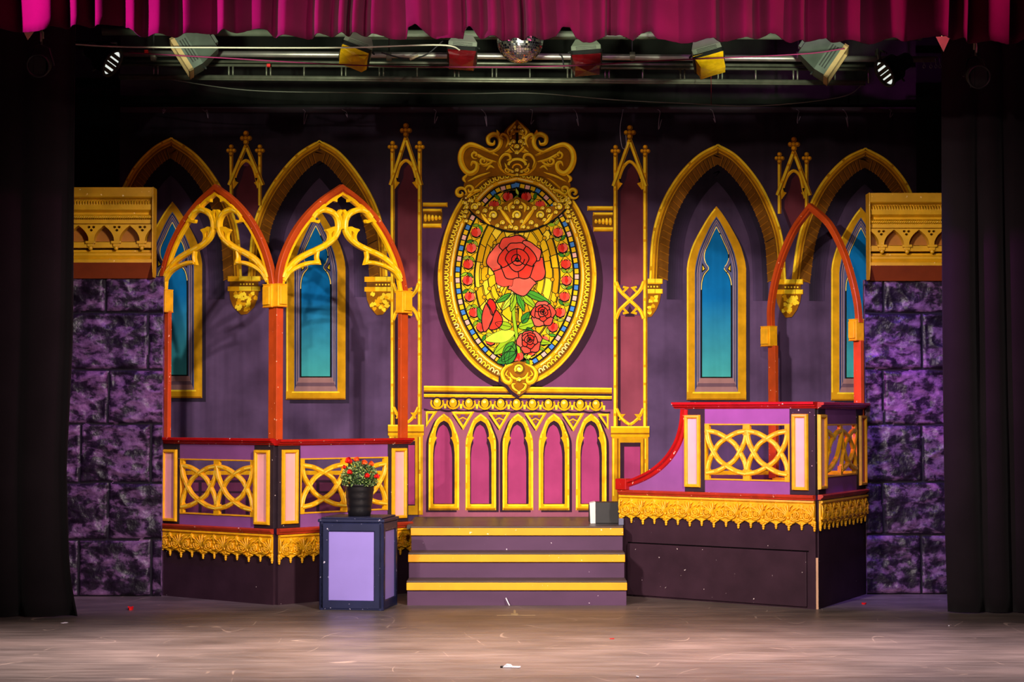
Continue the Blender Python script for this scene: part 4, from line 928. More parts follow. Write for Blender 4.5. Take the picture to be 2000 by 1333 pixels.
rail(t, F2.L(540, 860)[0], F2.L(801, 858)[0], zr[0], zr[1], 'top_rail', RED)
o2 = catmull([(541, 560), (546, 518), (563, 472), (590, 428), (626, 390), (669, 360)], 6)[:-1] + catmull([(669, 360), (708, 390), (742, 428), (767, 470), (786, 518), (797, 572)], 6)
p2 = arch_parts(F2, t, o2, None, [(540, 553, 600, 857), (783, 797, 608, 857)], [(538, 556, 554, 600), (781, 800, 568, 612)], 0.056, z_rail=zr[1])
tracery(F2, t, 669, 1.0, 1.0, 361, p2, 0.052)

# right balcony: front flat with a swept rail, side flat, and the arch standing behind
F3 = Frame(floor_pt(1226, 1165), floor_pt(1593, 1191)); F4 = Frame(floor_pt(1598, 1191), floor_pt(1692, 1161))
t = frame_thing('balcony_flat', 'wide purple balcony front flat with swept red rail, right of the steps', 'stage flat', F3, 'right balcony flats')
zr = parapet(F3, t, [(1338, 1377), (1543, 1593)], [(1339, 1369, 811, 952), (1549, 1580, 809, 958)], (1377, 1543, 828, 938), (1590, 785, 798), (1590, 968, 978), (1590, 979, 1031), 1213, 1593, 8, 0.03)
rail(t, F3.L(1318, 790)[0], F3.L(1595, 790)[0], zr[0], zr[1], 'top_rail', RED)
cp = catmull([(1339, 800), (1336, 830), (1326, 865), (1306, 897), (1278, 922), (1248, 938), (1222, 947)], 5)
cl_ = F3.LL(cp); mb = MB()
mb.sweep(cl_, [(-.026, .045), (-.026, -.03), (-.008, -.034), (.0, -.016), (.02, -.012), (.026, .0), (.026, .045)], RED); mb.build('swept_rail', t)
xm = F3.L(1338, 880)[0]; inf = [(xm, zr[0]), (xm, zr[3])] + [(F3.L(1216, 958)[0], zr[3])] + list(reversed(cl_)); MB().plate(inf, [], 0.0, 0.03, PURP).build('swept_panel', t)
a = F3.L(1208, 935); b_ = F3.L(1229, 957); MB().box(a[0], b_[0], -.045, .05, zr[3], a[1], RED).build('scroll_block', t, .006)
# access hatch in the base
sx0 = F3.L(1227, 1062); sx1 = F3.L(1577, 1062); hz = F3.L(1400, 1070)[1]
MB().box(sx0[0], sx1[0], -.018, -.0, 0.012, hz, DARK).build('hatch', t, .006)
MB().box(sx0[0], sx1[0] + .01, -.004, .0, hz, hz + .009, mat('dark_gap', (12, 8, 10), .9, spec=0)).build('hatch_gap', t)
PALE = mat('chipped_bare_wood', (196, 150, 120), 0.8)
t = frame_thing('balcony_flat', 'narrow purple balcony side flat turned away, left of the right stone wall', 'stage flat', F4, 'right balcony flats')
zr4 = parapet(F4, t, [(1598, 1612), (1673, 1692)], [(1597, 1611, 810, 957), (1677, 1689, 812, 949)], (1612, 1673, 829, 934), (1598, 786, 799), (1598, 967, 977), (1598, 979, 1030), 1598, 1693, 6, 0.03, broken=True)
rail(t, 0.0, F4.L(1694, 790)[0], zr4[0], zr4[1], 'top_rail', RED)
MB().box(-.003, 0.003, -.003, .03, 0.0, .36, PALE).build('worn_edge', t)
# arch behind: its near foot right, its far foot left and further back
pa = at(1674, 700, 0.86); pb = at(1504, 700, 1.72)
F5 = Frame((pb.x, pb.y), (pa.x, pa.y))
t = frame_thing('red_arch_flat', 'plain red pointed arch standing behind the right balcony', 'stage flat', F5)
o5 = catmull([(1499, 640), (1499, 600), (1507, 550), (1522, 498), (1546, 444), (1580, 397)], 6)[:-1] + catmull([(1580, 397), (1618, 432), (1646, 485), (1664, 540), (1675, 590), (1679, 630)], 6)
arch_parts(F5, t, o5, None, [(1500, 1514, 676, 786), (1667, 1681, 666, 786)], [(1491, 1509, 638, 678), (1663, 1678, 624, 667)], 0.052, z_rail=F5.L(1520, 936)[1])
zb5 = F5.L(1520, 936)[1]; MB().box(.02, F5.len - .02, 0, .03, zb5 - .025, zb5 + .012, GOLD).build('cross_rail', t)
MB().box(.02, F5.len - .30, .001, .028, 0.0, zb5 - .026, DARK).build('base_panel', t)

# ------------------------------------------------------------------ steps and platform
RISER = mat('plum_riser_paint', (80, 51, 78), 0.55, spec=.2, var=0.16, vscale=4, bump=0.06, bscale=20, speck=(220, 200, 210), speck_amt=0.735, stretch=(.5, 1, 1))
NOSE = mat('yellow_nosing_paint', (228, 156, 3), 0.42, var=0.08, vscale=7, spec=0.4, speck=(255, 235, 200), speck_amt=0.71)
TREAD = mat('worn_dark_tread', (74, 60, 56), 0.42, var=0.3, vscale=6, bump=0.1, bscale=25, stretch=(.4, 1.6, 1))
DECK = mat('dark_deck_boards', (76, 70, 66), 0.40, var=0.3, vscale=5, bump=0.08, bscale=20, stretch=(.3, 2, 1))
st = thing('stage_steps', 'purple three-tread stage steps with broad yellow nosings', 'steps', (0, 0, 0))
zs = [at(1000, 1135.5, 0.0).z]; ys = [0.0, 0.27, 0.54]; zs = [zs[0], at(1000, 1080.7, .27).z, at(1000, 1029, .54).z]
xs = [(793.8, 1225), (797, 1221), (802, 1217.6)]; nh = .067; zprev = 0.0
for i in range(3):
    xa = at(xs[i][0], 1150 - 55 * i, ys[i]).x; xb = at(xs[i][1], 1150 - 55 * i, ys[i]).x
    MB().box(xa + .006, xb - .006, ys[i] + .022, ys[i] + .04, zprev, zs[i] - nh, RISER).build('riser', st)
    MB().box(xa, xb, ys[i], ys[i] + .03, zs[i] - nh, zs[i] - .012, NOSE).build('nosing', st, .004)
    y2 = ys[i] + .292 if i < 2 else .70
    MB().box(xa + .002, xb - .002, ys[i] + .002, y2, zs[i] - .012, zs[i], TREAD).build('tread', st, .002)
    for x_ in (xa + .004, xb - .026): MB().box(x_, x_ + .022, ys[i] + .03, 0.68, zprev + (0.0005 if i == 0 else 0), zs[i] - .013, RISER).build('side_panel', st)
    zprev = zs[i]
ZP = zs[2]
pl = thing('stage_platform', 'black platform deck behind the steps, below the painted backdrop', 'platform', (0, 1.3, 0))
MB().box(-.79, .835, -.595, .66, ZP - .03, ZP - .001, DECK).build('deck', pl)
for x_ in (-.76, .0, .76): MB().box(x_, x_ + .06, -.5, .6, 0, ZP - .03, DARK).build('leg_frame', pl)

# ------------------------------------------------------------------ plinth with potted roses
NAVY = mat('navy_gloss_paint', (30, 33, 64), 0.45, var=0.18, vscale=6, spec=0.22, speck=(190, 180, 200), speck_amt=0.69)
LAVP = mat('lavender_panel_paint', (142, 122, 200), 0.6, var=0.05, vscale=4)
FP = Frame(floor_pt(622.5, 1192), floor_pt(748.5, 1194)); PW = FP.len; PD = .47; PH = at(680, 1011, FP.A.y).z
pt = frame_thing('plinth', 'navy framed plinth with lavender panels, flower pot on top', 'plinth', FP)
def face_xf(k):
    """0 front, 1 right, 2 back, 3 left: rotate a front-face part about the plinth centre"""
    wd = PW if k % 2 == 0 else PD
    return Matrix.Translation((PW / 2, PD / 2, 0)) @ Matrix.Rotation(k * PI / 2, 4, 'Z') @ Matrix.Translation((-wd / 2, -(PD if k % 2 == 0 else PW) / 2, 0)), wd
for k in range(4):
    Mx, wd = face_xf(k); w_ = .068
    MB().box(w_ - .01, wd - w_ + .01, .012, .02, w_ - .01, PH - .03 - w_, LAVP).xf(Mx).build('panel', pt)
    f = MB(); f.sweep(rect(w_ / 2, w_ / 2, wd - w_ / 2, PH - .03 - w_ / 2), [(w_ / 2, .03), (w_ / 2, .004), (w_ / 2 - .006, 0), (-w_ / 2 + .014, 0), (-w_ / 2 + .004, .008), (-w_ / 2, .012), (-w_ / 2, .03)], NAVY, True)
    f.xf(Mx).build('frame', pt)
mb = MB(); mb.box(-.008, PW + .008, -.008, PD + .008, PH - .034, PH - .012, NAVY); mb.box(.012, PW - .012, .012, PD - .012, PH - .012, PH, NAVY); mb.build('top', pt, .005)
MB().box(.004, PW - .004, .004, PD - .004, .002, .03, NAVY).build('base', pt)
pc = at(702, 1002, FP.A.y + .20); PS = (pc.y - CAMY) / F
pot = thing('potted_rose_bush', 'black plastic pot of small green bush with red roses', 'potted plant', (pc.x, pc.y, PH))
BLKP = mat('black_pot_plastic', (24, 22, 25), 0.3, spec=0.5, var=0.1)
hp = 62 * PS; r0_, r1_ = 21.5 * PS, 29 * PS
prof = [(.001, 0), (r0_, 0)]
for k in range(1, 9):
    f_ = k / 9.0; r_ = r0_ + (r1_ - r0_) * f_; prof += [(r_ + .0005, hp * f_ - .002), (r_ + (.004 if k % 2 else .001), hp * f_ + .002)]
prof += [(r1_, hp - .012), (r1_ + .005, hp - .010), (r1_ + .005, hp), (r1_ - .004, hp), (r1_ - .008, hp - .03), (.001, hp - .03)]
MB().lathe(prof, (0, 0, 0), BLKP, 36).build('pot', pot)
LEAFS = [mat('bush_leaf_green', (74, 104, 44), 0.55, var=0.3, vscale=30), mat('bush_leaf_pale', (150, 168, 96), 0.5, var=0.2, vscale=30), mat('bush_leaf_dark', (40, 62, 34), 0.6, var=0.3, vscale=30)]
mb = MB(); mb.ball((0, 0, hp + .05), .075, LEAFS[2], 14, 10, (1.15, 1.15, .9)); rr = random.Random(3)
for k in range(1500):
    th = rr.uniform(0, 2 * PI); ph = math.acos(rr.uniform(-.45, 1)); r_ = rr.uniform(.84, 1.06)
    c = Vector((.125 * math.sin(ph) * math.cos(th), .125 * math.sin(ph) * math.sin(th), .115 * math.cos(ph))) * r_; c.z += hp + .04
    if c.z < hp - .012: continue
    d = Vector((rr.uniform(-1, 1), rr.uniform(-1, 1), rr.uniform(-.3, 1))).normalized() + Vector((math.sin(ph) * math.cos(th), math.sin(ph) * math.sin(th), math.cos(ph))) * .8
    d.normalize(); u = d.cross(Vector((rr.uniform(-1, 1), rr.uniform(-1, 1), .3))).normalized(); L_ = rr.uniform(.012, .02); nn = d.cross(u) * .003
    mb.add([c - d * L_ * .4, c + u * L_ * .36 + nn, c + d * L_ * .7, c - u * L_ * .36 + nn], [(0, 1, 2, 3)], LEAFS[rr.choice((0, 0, 1, 1, 2))])
fo = mb.build('foliage', pot, recalc=False); fo['kind'] = 'stuff'
ROSE_R = mat('silk_rose_red', (222, 22, 14), 0.6, var=0.2, vscale=40); ROSE_O = mat('silk_rose_orange', (236, 84, 22), 0.6, var=0.2, vscale=40)
def silk_rose(x, z, y, r, m):
    c = Vector((x, y, z)); mb = MB(); Q = Vector((x * 3, -.16 + y * .6, .14)).normalized().to_track_quat('Z', 'Y').to_matrix()
    mb.ball((c.x, c.y, c.z), r * .5, m, 8, 6)
    for ring, n_, rad, tilt in ((0, 5, .95, .5), (1, 4, .65, .25)):
        for i in range(n_):
            a = 2 * PI * i / n_ + ring * .6; pts = []
            for u in (-1, -.5, 0, .5, 1):
                for v in (0, .5, 1):
                    an = a + u * .72; rr_ = r * (.25 + rad * (.45 + .35 * v) * (1 - .12 * u * u)); pts.append(c + Q @ Vector((rr_ * math.cos(an), rr_ * math.sin(an) * .9, -r * .5 + r * v * (.8 + tilt * .6) - r * .1 * u * u)))
            mb.add(pts, [(3 * q + s_, 3 * q + 3 + s_, 3 * q + 4 + s_, 3 * q + 1 + s_) for q in range(4) for s_ in (0, 1)], m, True)
    mb.tube([(c.x * .6, c.y * .6, hp + .02), (c.x * .85, c.y * .85, (c.z + hp) / 2 + .02), (c.x, c.y, c.z - r * .4)], .0025, LEAFS[2], 5)
    o_ = mb.build('rose', pot, recalc=False)
for px_, py_, y, r, m in ((682, 901, -.07, .028, ROSE_R), (697, 899, .04, .022, ROSE_O), (711, 905, -.05, .022, ROSE_O), (724, 907, -.02, .022, ROSE_O), (684, 923, -.125, .02, ROSE_R), (716, 930, -.122, .02, ROSE_R), (735, 931, -.06, .02, ROSE_R), (673, 913, -.03, .016, ROSE_R)):
    q = at(px_, py_, pc.y + y); silk_rose(q.x - pc.x, q.z - PH, y, r, m)

# ------------------------------------------------------------------ small black monitor on the platform
BLKB = mat('black_speaker_box', (40, 38, 38), 0.6, var=0.2); WHT = mat('white_taped_front', (236, 226, 220), 0.6, var=0.04)
q0 = at(1160, 1021, .95); q1 = at(1211, 1021, .95); hbx = at(1180, 982, .95).z - ZP
bx = thing('stage_monitor', 'small black box with white front edge on the platform beside the right balcony', 'speaker', (q0.x, .95, ZP), 0)
wd = q1.x - q0.x
MB().box(0.012, wd, 0.0, .2, 0, hbx, BLKB).build('cabinet', bx, .004)
mb = MB(); mb.add([(-.028, -.03, 0), (.012, -.006, 0), (.012, -.006, hbx + .004), (-.034, -.03, hbx - .004), (-.022, .17, 0), (.012, .18, 0), (.012, .18, hbx + .004), (-.028, .17, hbx - .004)], [(0, 1, 2, 3), (4, 7, 6, 5), (0, 3, 7, 4), (1, 5, 6, 2), (3, 2, 6, 7), (0, 4, 5, 1)], WHT); mb.build('front_panel', bx, .002)
MB().box(-.036, -.03, .0, .14, .01, hbx - .02, BLKB).build('grille', bx)
q = at(1213, 1021, .72)
tag(MB().box(-.018, .02, 0, .03, 0, .05, mat('grey_metal_plate', (96, 96, 120), .5, var=.15)).build('metal_bracket', None, .003, loc=(q.x, .72, ZP)), 'tiny grey metal bracket at the foot of the black box', 'bracket')
# ------------------------------------------------------------------ moulded stone walls with gold cornices
def stone_mat():
    m = bpy.data.materials.new('purple_moulded_stone'); m.use_nodes = True; nt = m.node_tree; b = nt.nodes['Principled BSDF']; N = nt.nodes.new; Lk = nt.links.new
    tc = N('ShaderNodeTexCoord'); n = N('ShaderNodeTexNoise'); n.inputs['Scale'].default_value = 10; n.inputs['Detail'].default_value = 9; n.inputs['Roughness'].default_value = .6; n.inputs['Distortion'].default_value = .25
    mp = N('ShaderNodeMapping'); mp.inputs['Scale'].default_value = (.8, 1, 1.3); Lk(tc.outputs['Object'], mp.inputs[0]); Lk(mp.outputs[0], n.inputs['Vector'])
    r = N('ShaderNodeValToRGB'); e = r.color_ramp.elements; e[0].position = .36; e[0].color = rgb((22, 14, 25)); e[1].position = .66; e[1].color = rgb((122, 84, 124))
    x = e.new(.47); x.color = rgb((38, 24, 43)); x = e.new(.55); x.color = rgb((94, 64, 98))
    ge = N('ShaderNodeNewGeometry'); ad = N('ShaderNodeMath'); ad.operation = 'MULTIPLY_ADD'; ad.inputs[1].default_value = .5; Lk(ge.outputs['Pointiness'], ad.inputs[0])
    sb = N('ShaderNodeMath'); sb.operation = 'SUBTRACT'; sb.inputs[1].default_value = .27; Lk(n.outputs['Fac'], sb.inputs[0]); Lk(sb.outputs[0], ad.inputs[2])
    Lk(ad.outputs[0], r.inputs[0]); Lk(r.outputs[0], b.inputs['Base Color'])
    b.inputs['Roughness'].default_value = .36; b.inputs['Specular IOR Level'].default_value = .28
    n2 = N('ShaderNodeTexNoise'); n2.inputs['Scale'].default_value = 34; n2.inputs['Detail'].default_value = 5; Lk(tc.outputs['Object'], n2.inputs['Vector'])
    bp = N('ShaderNodeBump'); bp.inputs['Strength'].default_value = .55; bp.inputs['Distance'].default_value = .012; Lk(n2.outputs['Fac'], bp.inputs['Height']); Lk(bp.outputs[0], b.inputs['Normal'])
    return m
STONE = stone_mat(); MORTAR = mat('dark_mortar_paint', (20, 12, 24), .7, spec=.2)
CORN = mat('cornice_gold_paint', (202, 150, 12), 0.45, var=0.14, vscale=9, spec=.45, speck=(255, 225, 160), speck_amt=.71); CORN_D = mat('cornice_shadow_gold', (150, 92, 16), .5, var=.18, vscale=9)
SOFF = mat('cornice_red_soffit', (134, 56, 22), .5, var=.15, vscale=8)
def stone_wall(name, label, xa, xb, ytop, ybase, rows, joints, seed, corn, side):
    """xa, xb: pixel columns; rows: joint rows from top; joints: vertical joints of every course"""
    Yw = floor_pt((xa + xb) / 2, ybase).y; fr = Frame((at(xa, 900, Yw).x, Yw), (at(xb, 900, Yw).x, Yw)); t = frame_thing(name, label, 'stone wall', fr)
    W_ = fr.len; zt = fr.L(xa, ytop)[1]; zr = [fr.L(xa, r)[1] for r in rows]; zr[0] = zt; zr[-1] = 0.0
    jx = [[fr.L(j, 900)[0] for j in js] for js in joints]
    st_ = .0095; nx = int(W_ / st_) + 1; nz = int(zt / st_) + 1; vs = []; fs = []; ds = []
    def smooth(d, w_): d = max(0, min(1, d / w_)); return d * d * (3 - 2 * d)
    for j in range(nz + 1):
        z = zt * j / nz
        for i in range(nx + 1):
            x = W_ * i / nx; wob = noise.noise(Vector((x * 5, z * 5, seed))) * .010
            zz = z + wob; row = max(0, min(len(zr) - 2, next((k for k in range(len(zr) - 1) if zz >= zr[k + 1]), len(zr) - 2)))
            dz = min(abs(zz - zr[row + 1]), abs(zr[row] - zz)); dx = min([abs(x + wob - q) for q in jx[row]] + [9])
            cell_ = sum(1 for q in jx[row] if x + wob > q); d = min(dx, dz)
            h = .016 * smooth(d, .022)
            p = Vector((x * 3.2 + cell_ * 7.7, z * 3.9 + row * 3.1, seed))
            f_ = noise.fractal(p, .9, 2.1, 6); rdg = 1 - abs(noise.noise(p * 1.7 + Vector((9, 3, 1)))) * 2
            h += smooth(d, .05) * (.020 * f_ + .012 * max(0, rdg) ** 2)
            vs.append((x, -.02 - h, z)); ds.append(d)
    fm = []
    for j in range(nz):
        for i in range(nx):
            a = j * (nx + 1) + i; q = (a, a + 1, a + nx + 2, a + nx + 1); (fm if min(ds[a], ds[a + nx + 2]) < .0045 else fs).append(q)
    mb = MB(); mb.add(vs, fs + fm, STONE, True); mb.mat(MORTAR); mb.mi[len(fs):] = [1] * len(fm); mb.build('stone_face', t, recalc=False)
    MB().box(0, W_, -.012, .05, 0, zt, STONE).build('backing_board', t)
    # cornice
    c = thing('x', None, None); bpy.data.objects.remove(c)
    dpt = .15; Z = lambda py: fr.L(corn['xm'], py, dpt)[1]; X = lambda px: fr.L(px, 450, dpt)[0]
    xi, xe, xs = X(corn['inner']), X(corn['edge']), X(corn['hidden'])   # inner end of mouldings, visible end, end behind the drape
    y0 = corn['y0']; k = corn['k']; zy = lambda v: Z(y0 + v * k)
    sg = 1 if xe > xi else -1; a, b_ = (xs, xi) if sg == 1 else (xi, xs)
    co = MB()
    prof = [(0, zy(176)), (-.05, zy(176)), (-dpt, zy(147)), (-dpt, zy(141)), (-dpt + .022, zy(138)), (-dpt + .008, zy(133)), (-dpt + .008, zy(129)), (-dpt + .03, zy(126)),
            (-dpt + .035, zy(122)), (-dpt + .105, zy(119)), (-dpt + .105, zy(72)), (-dpt + .03, zy(70)), (-dpt + .03, zy(54)), (-dpt + .055, zy(52)), (-dpt + .06, zy(48)), (-dpt + .025, zy(43)), (-dpt + .02, zy(33)), (-dpt + .04, zy(30)), (-dpt + .045, zy(23)), (-dpt + .01, zy(20)), (-dpt, zy(18)), (-dpt, zy(0)), (0, zy(0))]
    co.extr(a, b_, prof, CORN)
    body_ = co.build('cornice', t)
    mb = MB(); mb.extr(a, b_, [(-.052, zy(176) - .002), (-dpt - .001, zy(147) - .002), (-dpt - .001, zy(147)), (-.052, zy(176))], SOFF); tag(mb.build('soffit', body_), 'dark red sloping underside of the cornice')
    e0, e1 = (xi, xe) if sg == 1 else (xe, xi); q0, q1 = sorted((xi, xe))
    mb = MB(); en = [(xi, zy(0)), (xe, zy(-1)), (xe, zy(176)), (xi, zy(147))]
    mb.plate(en, [], -dpt - .008, 0.0, CORN); mb.build('end_board', body_, .003)
    # fluted course
    mb = MB(); px_w = abs(X(corn['inner'] + 8) - X(corn['inner'])) / 8; n_ = int((b_ - a) / (5.2 * px_w))
    for i in range(n_):
        x = a + (b_ - a) * (i + .5) / n_
        mb.tube([(x, -dpt + .048, zy(42)), (x, -dpt + .03, zy(39)), (x, -dpt + .026, zy(33)), (x, -dpt + .03, zy(28)), (x, -dpt + .04, zy(26))], 2.1 * px_w, CORN, 8)
    mb.build('fluting', body_)
    mb = MB(); n_ = int((b_ - a) / (4.2 * px_w))
    for i in range(n_):
        x = a + (b_ - a) * (i + .5) / n_; mb.tube([(x - 3.4 * px_w, -dpt + .03, zy(61)), (x, -dpt + .018, zy(58)), (x + 3.4 * px_w, -dpt + .03, zy(55))], 2.0 * px_w, CORN, 6)
    mb.build('rope_moulding', body_)
    # gothic arcade
    mb = MB(); px0, pw = corn['arch0'], corn['pitch']; cols = []
    i = 0
    while True:
        cx_ = px0 + sg * -1 * pw * i
        if (sg == 1 and X(cx_) < xs - .1) or (sg == -1 and X(cx_) > xs + .1): break
        cols.append(X(cx_)); i += 1
    aw = abs(X(px0 + pw) - X(px0)); holes = []; za, zb_ = zy(72), zy(106); H_ = za - zb_
    for cx_ in cols:
        hp_ = catmull([(-aw * .40, 0), (-aw * .37, H_ * .3), (-aw * .24, H_ * .62), (0, H_ * .94)], 4); hp_ = hp_ + [(-p[0], p[1]) for p in reversed(hp_[:-1])]
        pts = [(cx_ + p[0], zb_ + .001 + p[1]) for p in hp_]
        pts = [(min(b_ - .004, max(a + .004, p[0])), p[1]) for p in pts]
        pts = [p for k_, p in enumerate(pts) if not (p[0] in (a + .004, b_ - .004) and pts[k_ - 1][0] == p[0] and pts[(k_ + 1) % len(pts)][0] == p[0])]
        if max(p[0] for p in pts) - min(p[0] for p in pts) > .02: holes.append(pts)
        tc_ = cx_ + aw / 2
        if a + .03 < tc_ < b_ - .03:
            for dx, dz in ((0, .66), (-.09, .84), (.09, .84)):
                holes.append([(tc_ + aw * dx + aw * .065 * math.cos(q_ * PI / 4), zb_ + H_ * dz + H_ * .075 * math.sin(q_ * PI / 4)) for q_ in range(8)])
    mb.plate(rect(a, zb_, b_, za), holes, -dpt + .018, -dpt + .10, CORN)
    mb.box(a, b_, -dpt + .101, -dpt + .104, zb_, za, CORN_D)
    mb.build('arcade', body_)
    mb = MB(); mb.box(a, b_, -dpt + .01, -dpt + .105, zy(118), zy(107), CORN)
    for cx_ in cols:
        tc_ = cx_ + aw / 2
        if a + aw * .2 < tc_ < b_ - aw * .2:
            mb.box(tc_ - aw * .19, tc_ + aw * .19, -dpt - .012, -dpt + .05, zy(110), zy(105), CORN); mb.box(tc_ - aw * .12, tc_ + aw * .12, -dpt - .004, -dpt + .05, zy(116), zy(110), CORN)
            mb.ball((tc_, -dpt + .0, zy(119)), aw * .09, CORN, 8, 6)
    mb.build('corbel_ledge', body_, .002)
    return fr
stone_wall('stone_wall_flat', 'tall purple moulded stone wall under a gold cornice, beside the left arches', 96, 318, 540, 1165, [540, 612, 722, 828, 943, 1053, 1165],
           [[205], [290], [212], [158, 297], [214], [157, 298]], 2.3, dict(xm=230, inner=297, edge=299, hidden=110, y0=366, k=1.0, arch0=302, pitch=50), 1)
stone_wall('stone_wall_flat', 'tall purple moulded stone wall under a gold cornice, beside the right balcony', 1690, 1900, 547, 1161, [547, 612, 722, 830, 942, 1045, 1161],
           [[1727], [1802], [1725], [1800], [1723], [1797]], 8.1, dict(xm=1760, inner=1700, edge=1698, hidden=1885, y0=377, k=0.965, arch0=1698, pitch=49), -1)

# ------------------------------------------------------------------ drapes
def cloth_mat(name, col, rough=.95, sheen=.3, var=.15):
    m = mat(name, col, rough, var=var, vscale=3, bump=.15, bscale=220, spec=.08); b = m.node_tree.nodes['Principled BSDF']; b.inputs['Sheen Weight'].default_value = sheen; b.inputs['Sheen Roughness'].default_value = .5; return m
BLKV = cloth_mat('black_velour', (27, 21, 24), sheen=.06)
BLKS = cloth_mat('black_serge', (13, 13, 14), sheen=.02)
def drape(parent, name, x0, x1, Y, z0, z1, m, pitch=.22, amp=.05, seed=1, nz=24, edge=None, bottom=None, th=0):
    """hanging folded cloth; edge(z) shifts columns, bottom(x) lifts or drops the hem"""
    rr = random.Random(seed); nx = int((x1 - x0) / .018) + 1; ph = rr.uniform(0, 6)
    vs = []; fs = []
    for j in range(nz + 1):
        v = j / nz
        for i in range(nx + 1):
            u = i / nx; x = x0 + (x1 - x0) * u; zb_ = z0 + (bottom(x) if bottom else 0); z = zb_ + (z1 - zb_) * v
            t_ = x / pitch + .45 * noise.noise(Vector((x * 2.1, z * .12, seed))) * 2 + ph
            f_ = math.sin(2 * PI * t_); f_ = math.copysign(abs(f_) ** .75, f_)
            a_ = amp * (.55 + .7 * noise.noise(Vector((x * 1.3 + 5, z * .25, seed * 2.7)))) * (1 - .35 * v)
            xx = x + (edge(u, z) if edge else 0) + amp * .3 * math.cos(2 * PI * t_)
            vs.append((xx, Y + f_ * a_, z))
    for j in range(nz):
        for i in range(nx): q = j * (nx + 1) + i; fs.append((q, q + 1, q + nx + 2, q + nx + 1))
    mb = MB(); mb.add(vs, fs, m, True); o_ = mb.build(name, parent, recalc=False)
    s_ = o_.modifiers.new('thickness', 'SOLIDIFY'); s_.thickness = .004; s_.offset = 0
    return o_
# front black legs
YL = floor_pt(100, 1206).y; xl1 = at(151, 500, YL).x
def e_l(u, z): return (.05 * max(0, (.45 - z) / .45) ** 2.0) * u ** 6 - .035 * max(0, 1 - abs(z - 1.0) / .9) * u ** 3
o = drape(None, 'leg_curtain', -4.6, xl1, YL, 0.006, 4.35, BLKV, .30, .085, 3, 40, e_l)
tag(o, 'black velour leg curtain hanging at the left edge of the stage, hem curling outwards', 'curtain', 'front black leg curtains')
YR = floor_pt(1900, 1198).y; xr0 = at(1846, 600, YR).x
o = drape(None, 'leg_curtain', xr0, 4.6, YR, 0.006, 4.35, BLKV, .26, .08, 9, 40, lambda u, z: .02 * max(0, (.5 - z)) * (1 - u) ** 4)
tag(o, 'black velour leg curtain hanging at the right edge of the stage, hem on the floor', 'curtain', 'front black leg curtains')
# rear black maskings beside and above the backdrop
xm0 = at(236, 300, 1.75).x
o = drape(None, 'masking_curtain', -4.8, xm0, 1.75, .01, 5.2, BLKS, .3, .035, 4, 16); tag(o, 'black masking drape covering the left edge of the painted backdrop', 'curtain', 'rear black masking curtains')
xm1 = at(1788, 300, 1.75).x
o = drape(None, 'masking_curtain', xm1, 4.8, 1.75, .01, 5.2, BLKS, .3, .035, 6, 16); tag(o, 'black masking drape covering the right edge of the painted backdrop', 'curtain', 'rear black masking curtains')
zbk = at(1000, 205, 2.25).z
o = drape(None, 'border_curtain', -4.6, 4.6, 2.25, zbk - .15, 5.4, cloth_mat('dusty_black_border', (30, 32, 28), sheen=.2, var=.5), .35, .03, 12, 10); tag(o, 'dusty black border curtain across the back behind the lighting truss', 'curtain')
mb = MB(); mb.tube([(-4.5, 2.06, FB.L(1000, 213)[1] + .03), (4.5, 2.06, FB.L(1000, 213)[1] + .03)], .02, mat('black_batten_pipe', (18, 18, 18), .6), 10)
tag(mb.build('batten_pipe'), 'thin black batten pipe along the top hem of the painted backdrop', 'batten')

# red valance along the proscenium
YV = -2.0; VAL = cloth_mat('crimson_velour', (78, 2, 38), .9, .03, .2); rr = random.Random(21)
hem_px = [(-60, 62), (0, 60), (40, 63), (75, 66), (95, 64), (105, 57), (150, 55), (200, 54), (240, 51), (262, 62), (275, 73), (330, 75), (372, 70), (420, 67), (465, 65), (505, 62), (525, 62), (535, 74), (560, 78), (600, 78), (640, 73), (700, 72), (760, 76), (795, 81), (797, 60), (812, 55), (828, 66), (850, 77), (880, 80), (905, 77), (908, 56), (922, 60), (938, 76), (985, 80), (1040, 80), (1085, 77), (1096, 63), (1112, 62), (1125, 80), (1140, 84), (1176, 80), (1186, 68), (1200, 73), (1235, 82), (1252, 66), (1268, 66), (1280, 84), (1330, 87), (1380, 81), (1440, 84), (1500, 72), (1512, 72), (1540, 84), (1610, 80), (1640, 86), (1690, 87), (1740, 83), (1800, 78), (1850, 76), (1870, 80), (1900, 86), (1960, 89), (1985, 84), (2010, 72), (2060, 74)]
hx = [at(p[0], p[1], YV) for p in hem_px]
def hem(x):
    if x <= hx[0].x: return hx[0].z
    for k in range(len(hx) - 1):
        if hx[k].x <= x <= hx[k + 1].x: t_ = (x - hx[k].x) / (hx[k + 1].x - hx[k].x); return hx[k].z * (1 - t_) + hx[k + 1].z * t_
    return hx[-1].z
vs = []; fs = []; nx = 900; nz = 14; xA, xB = -3.9, 3.9; zT = 4.5
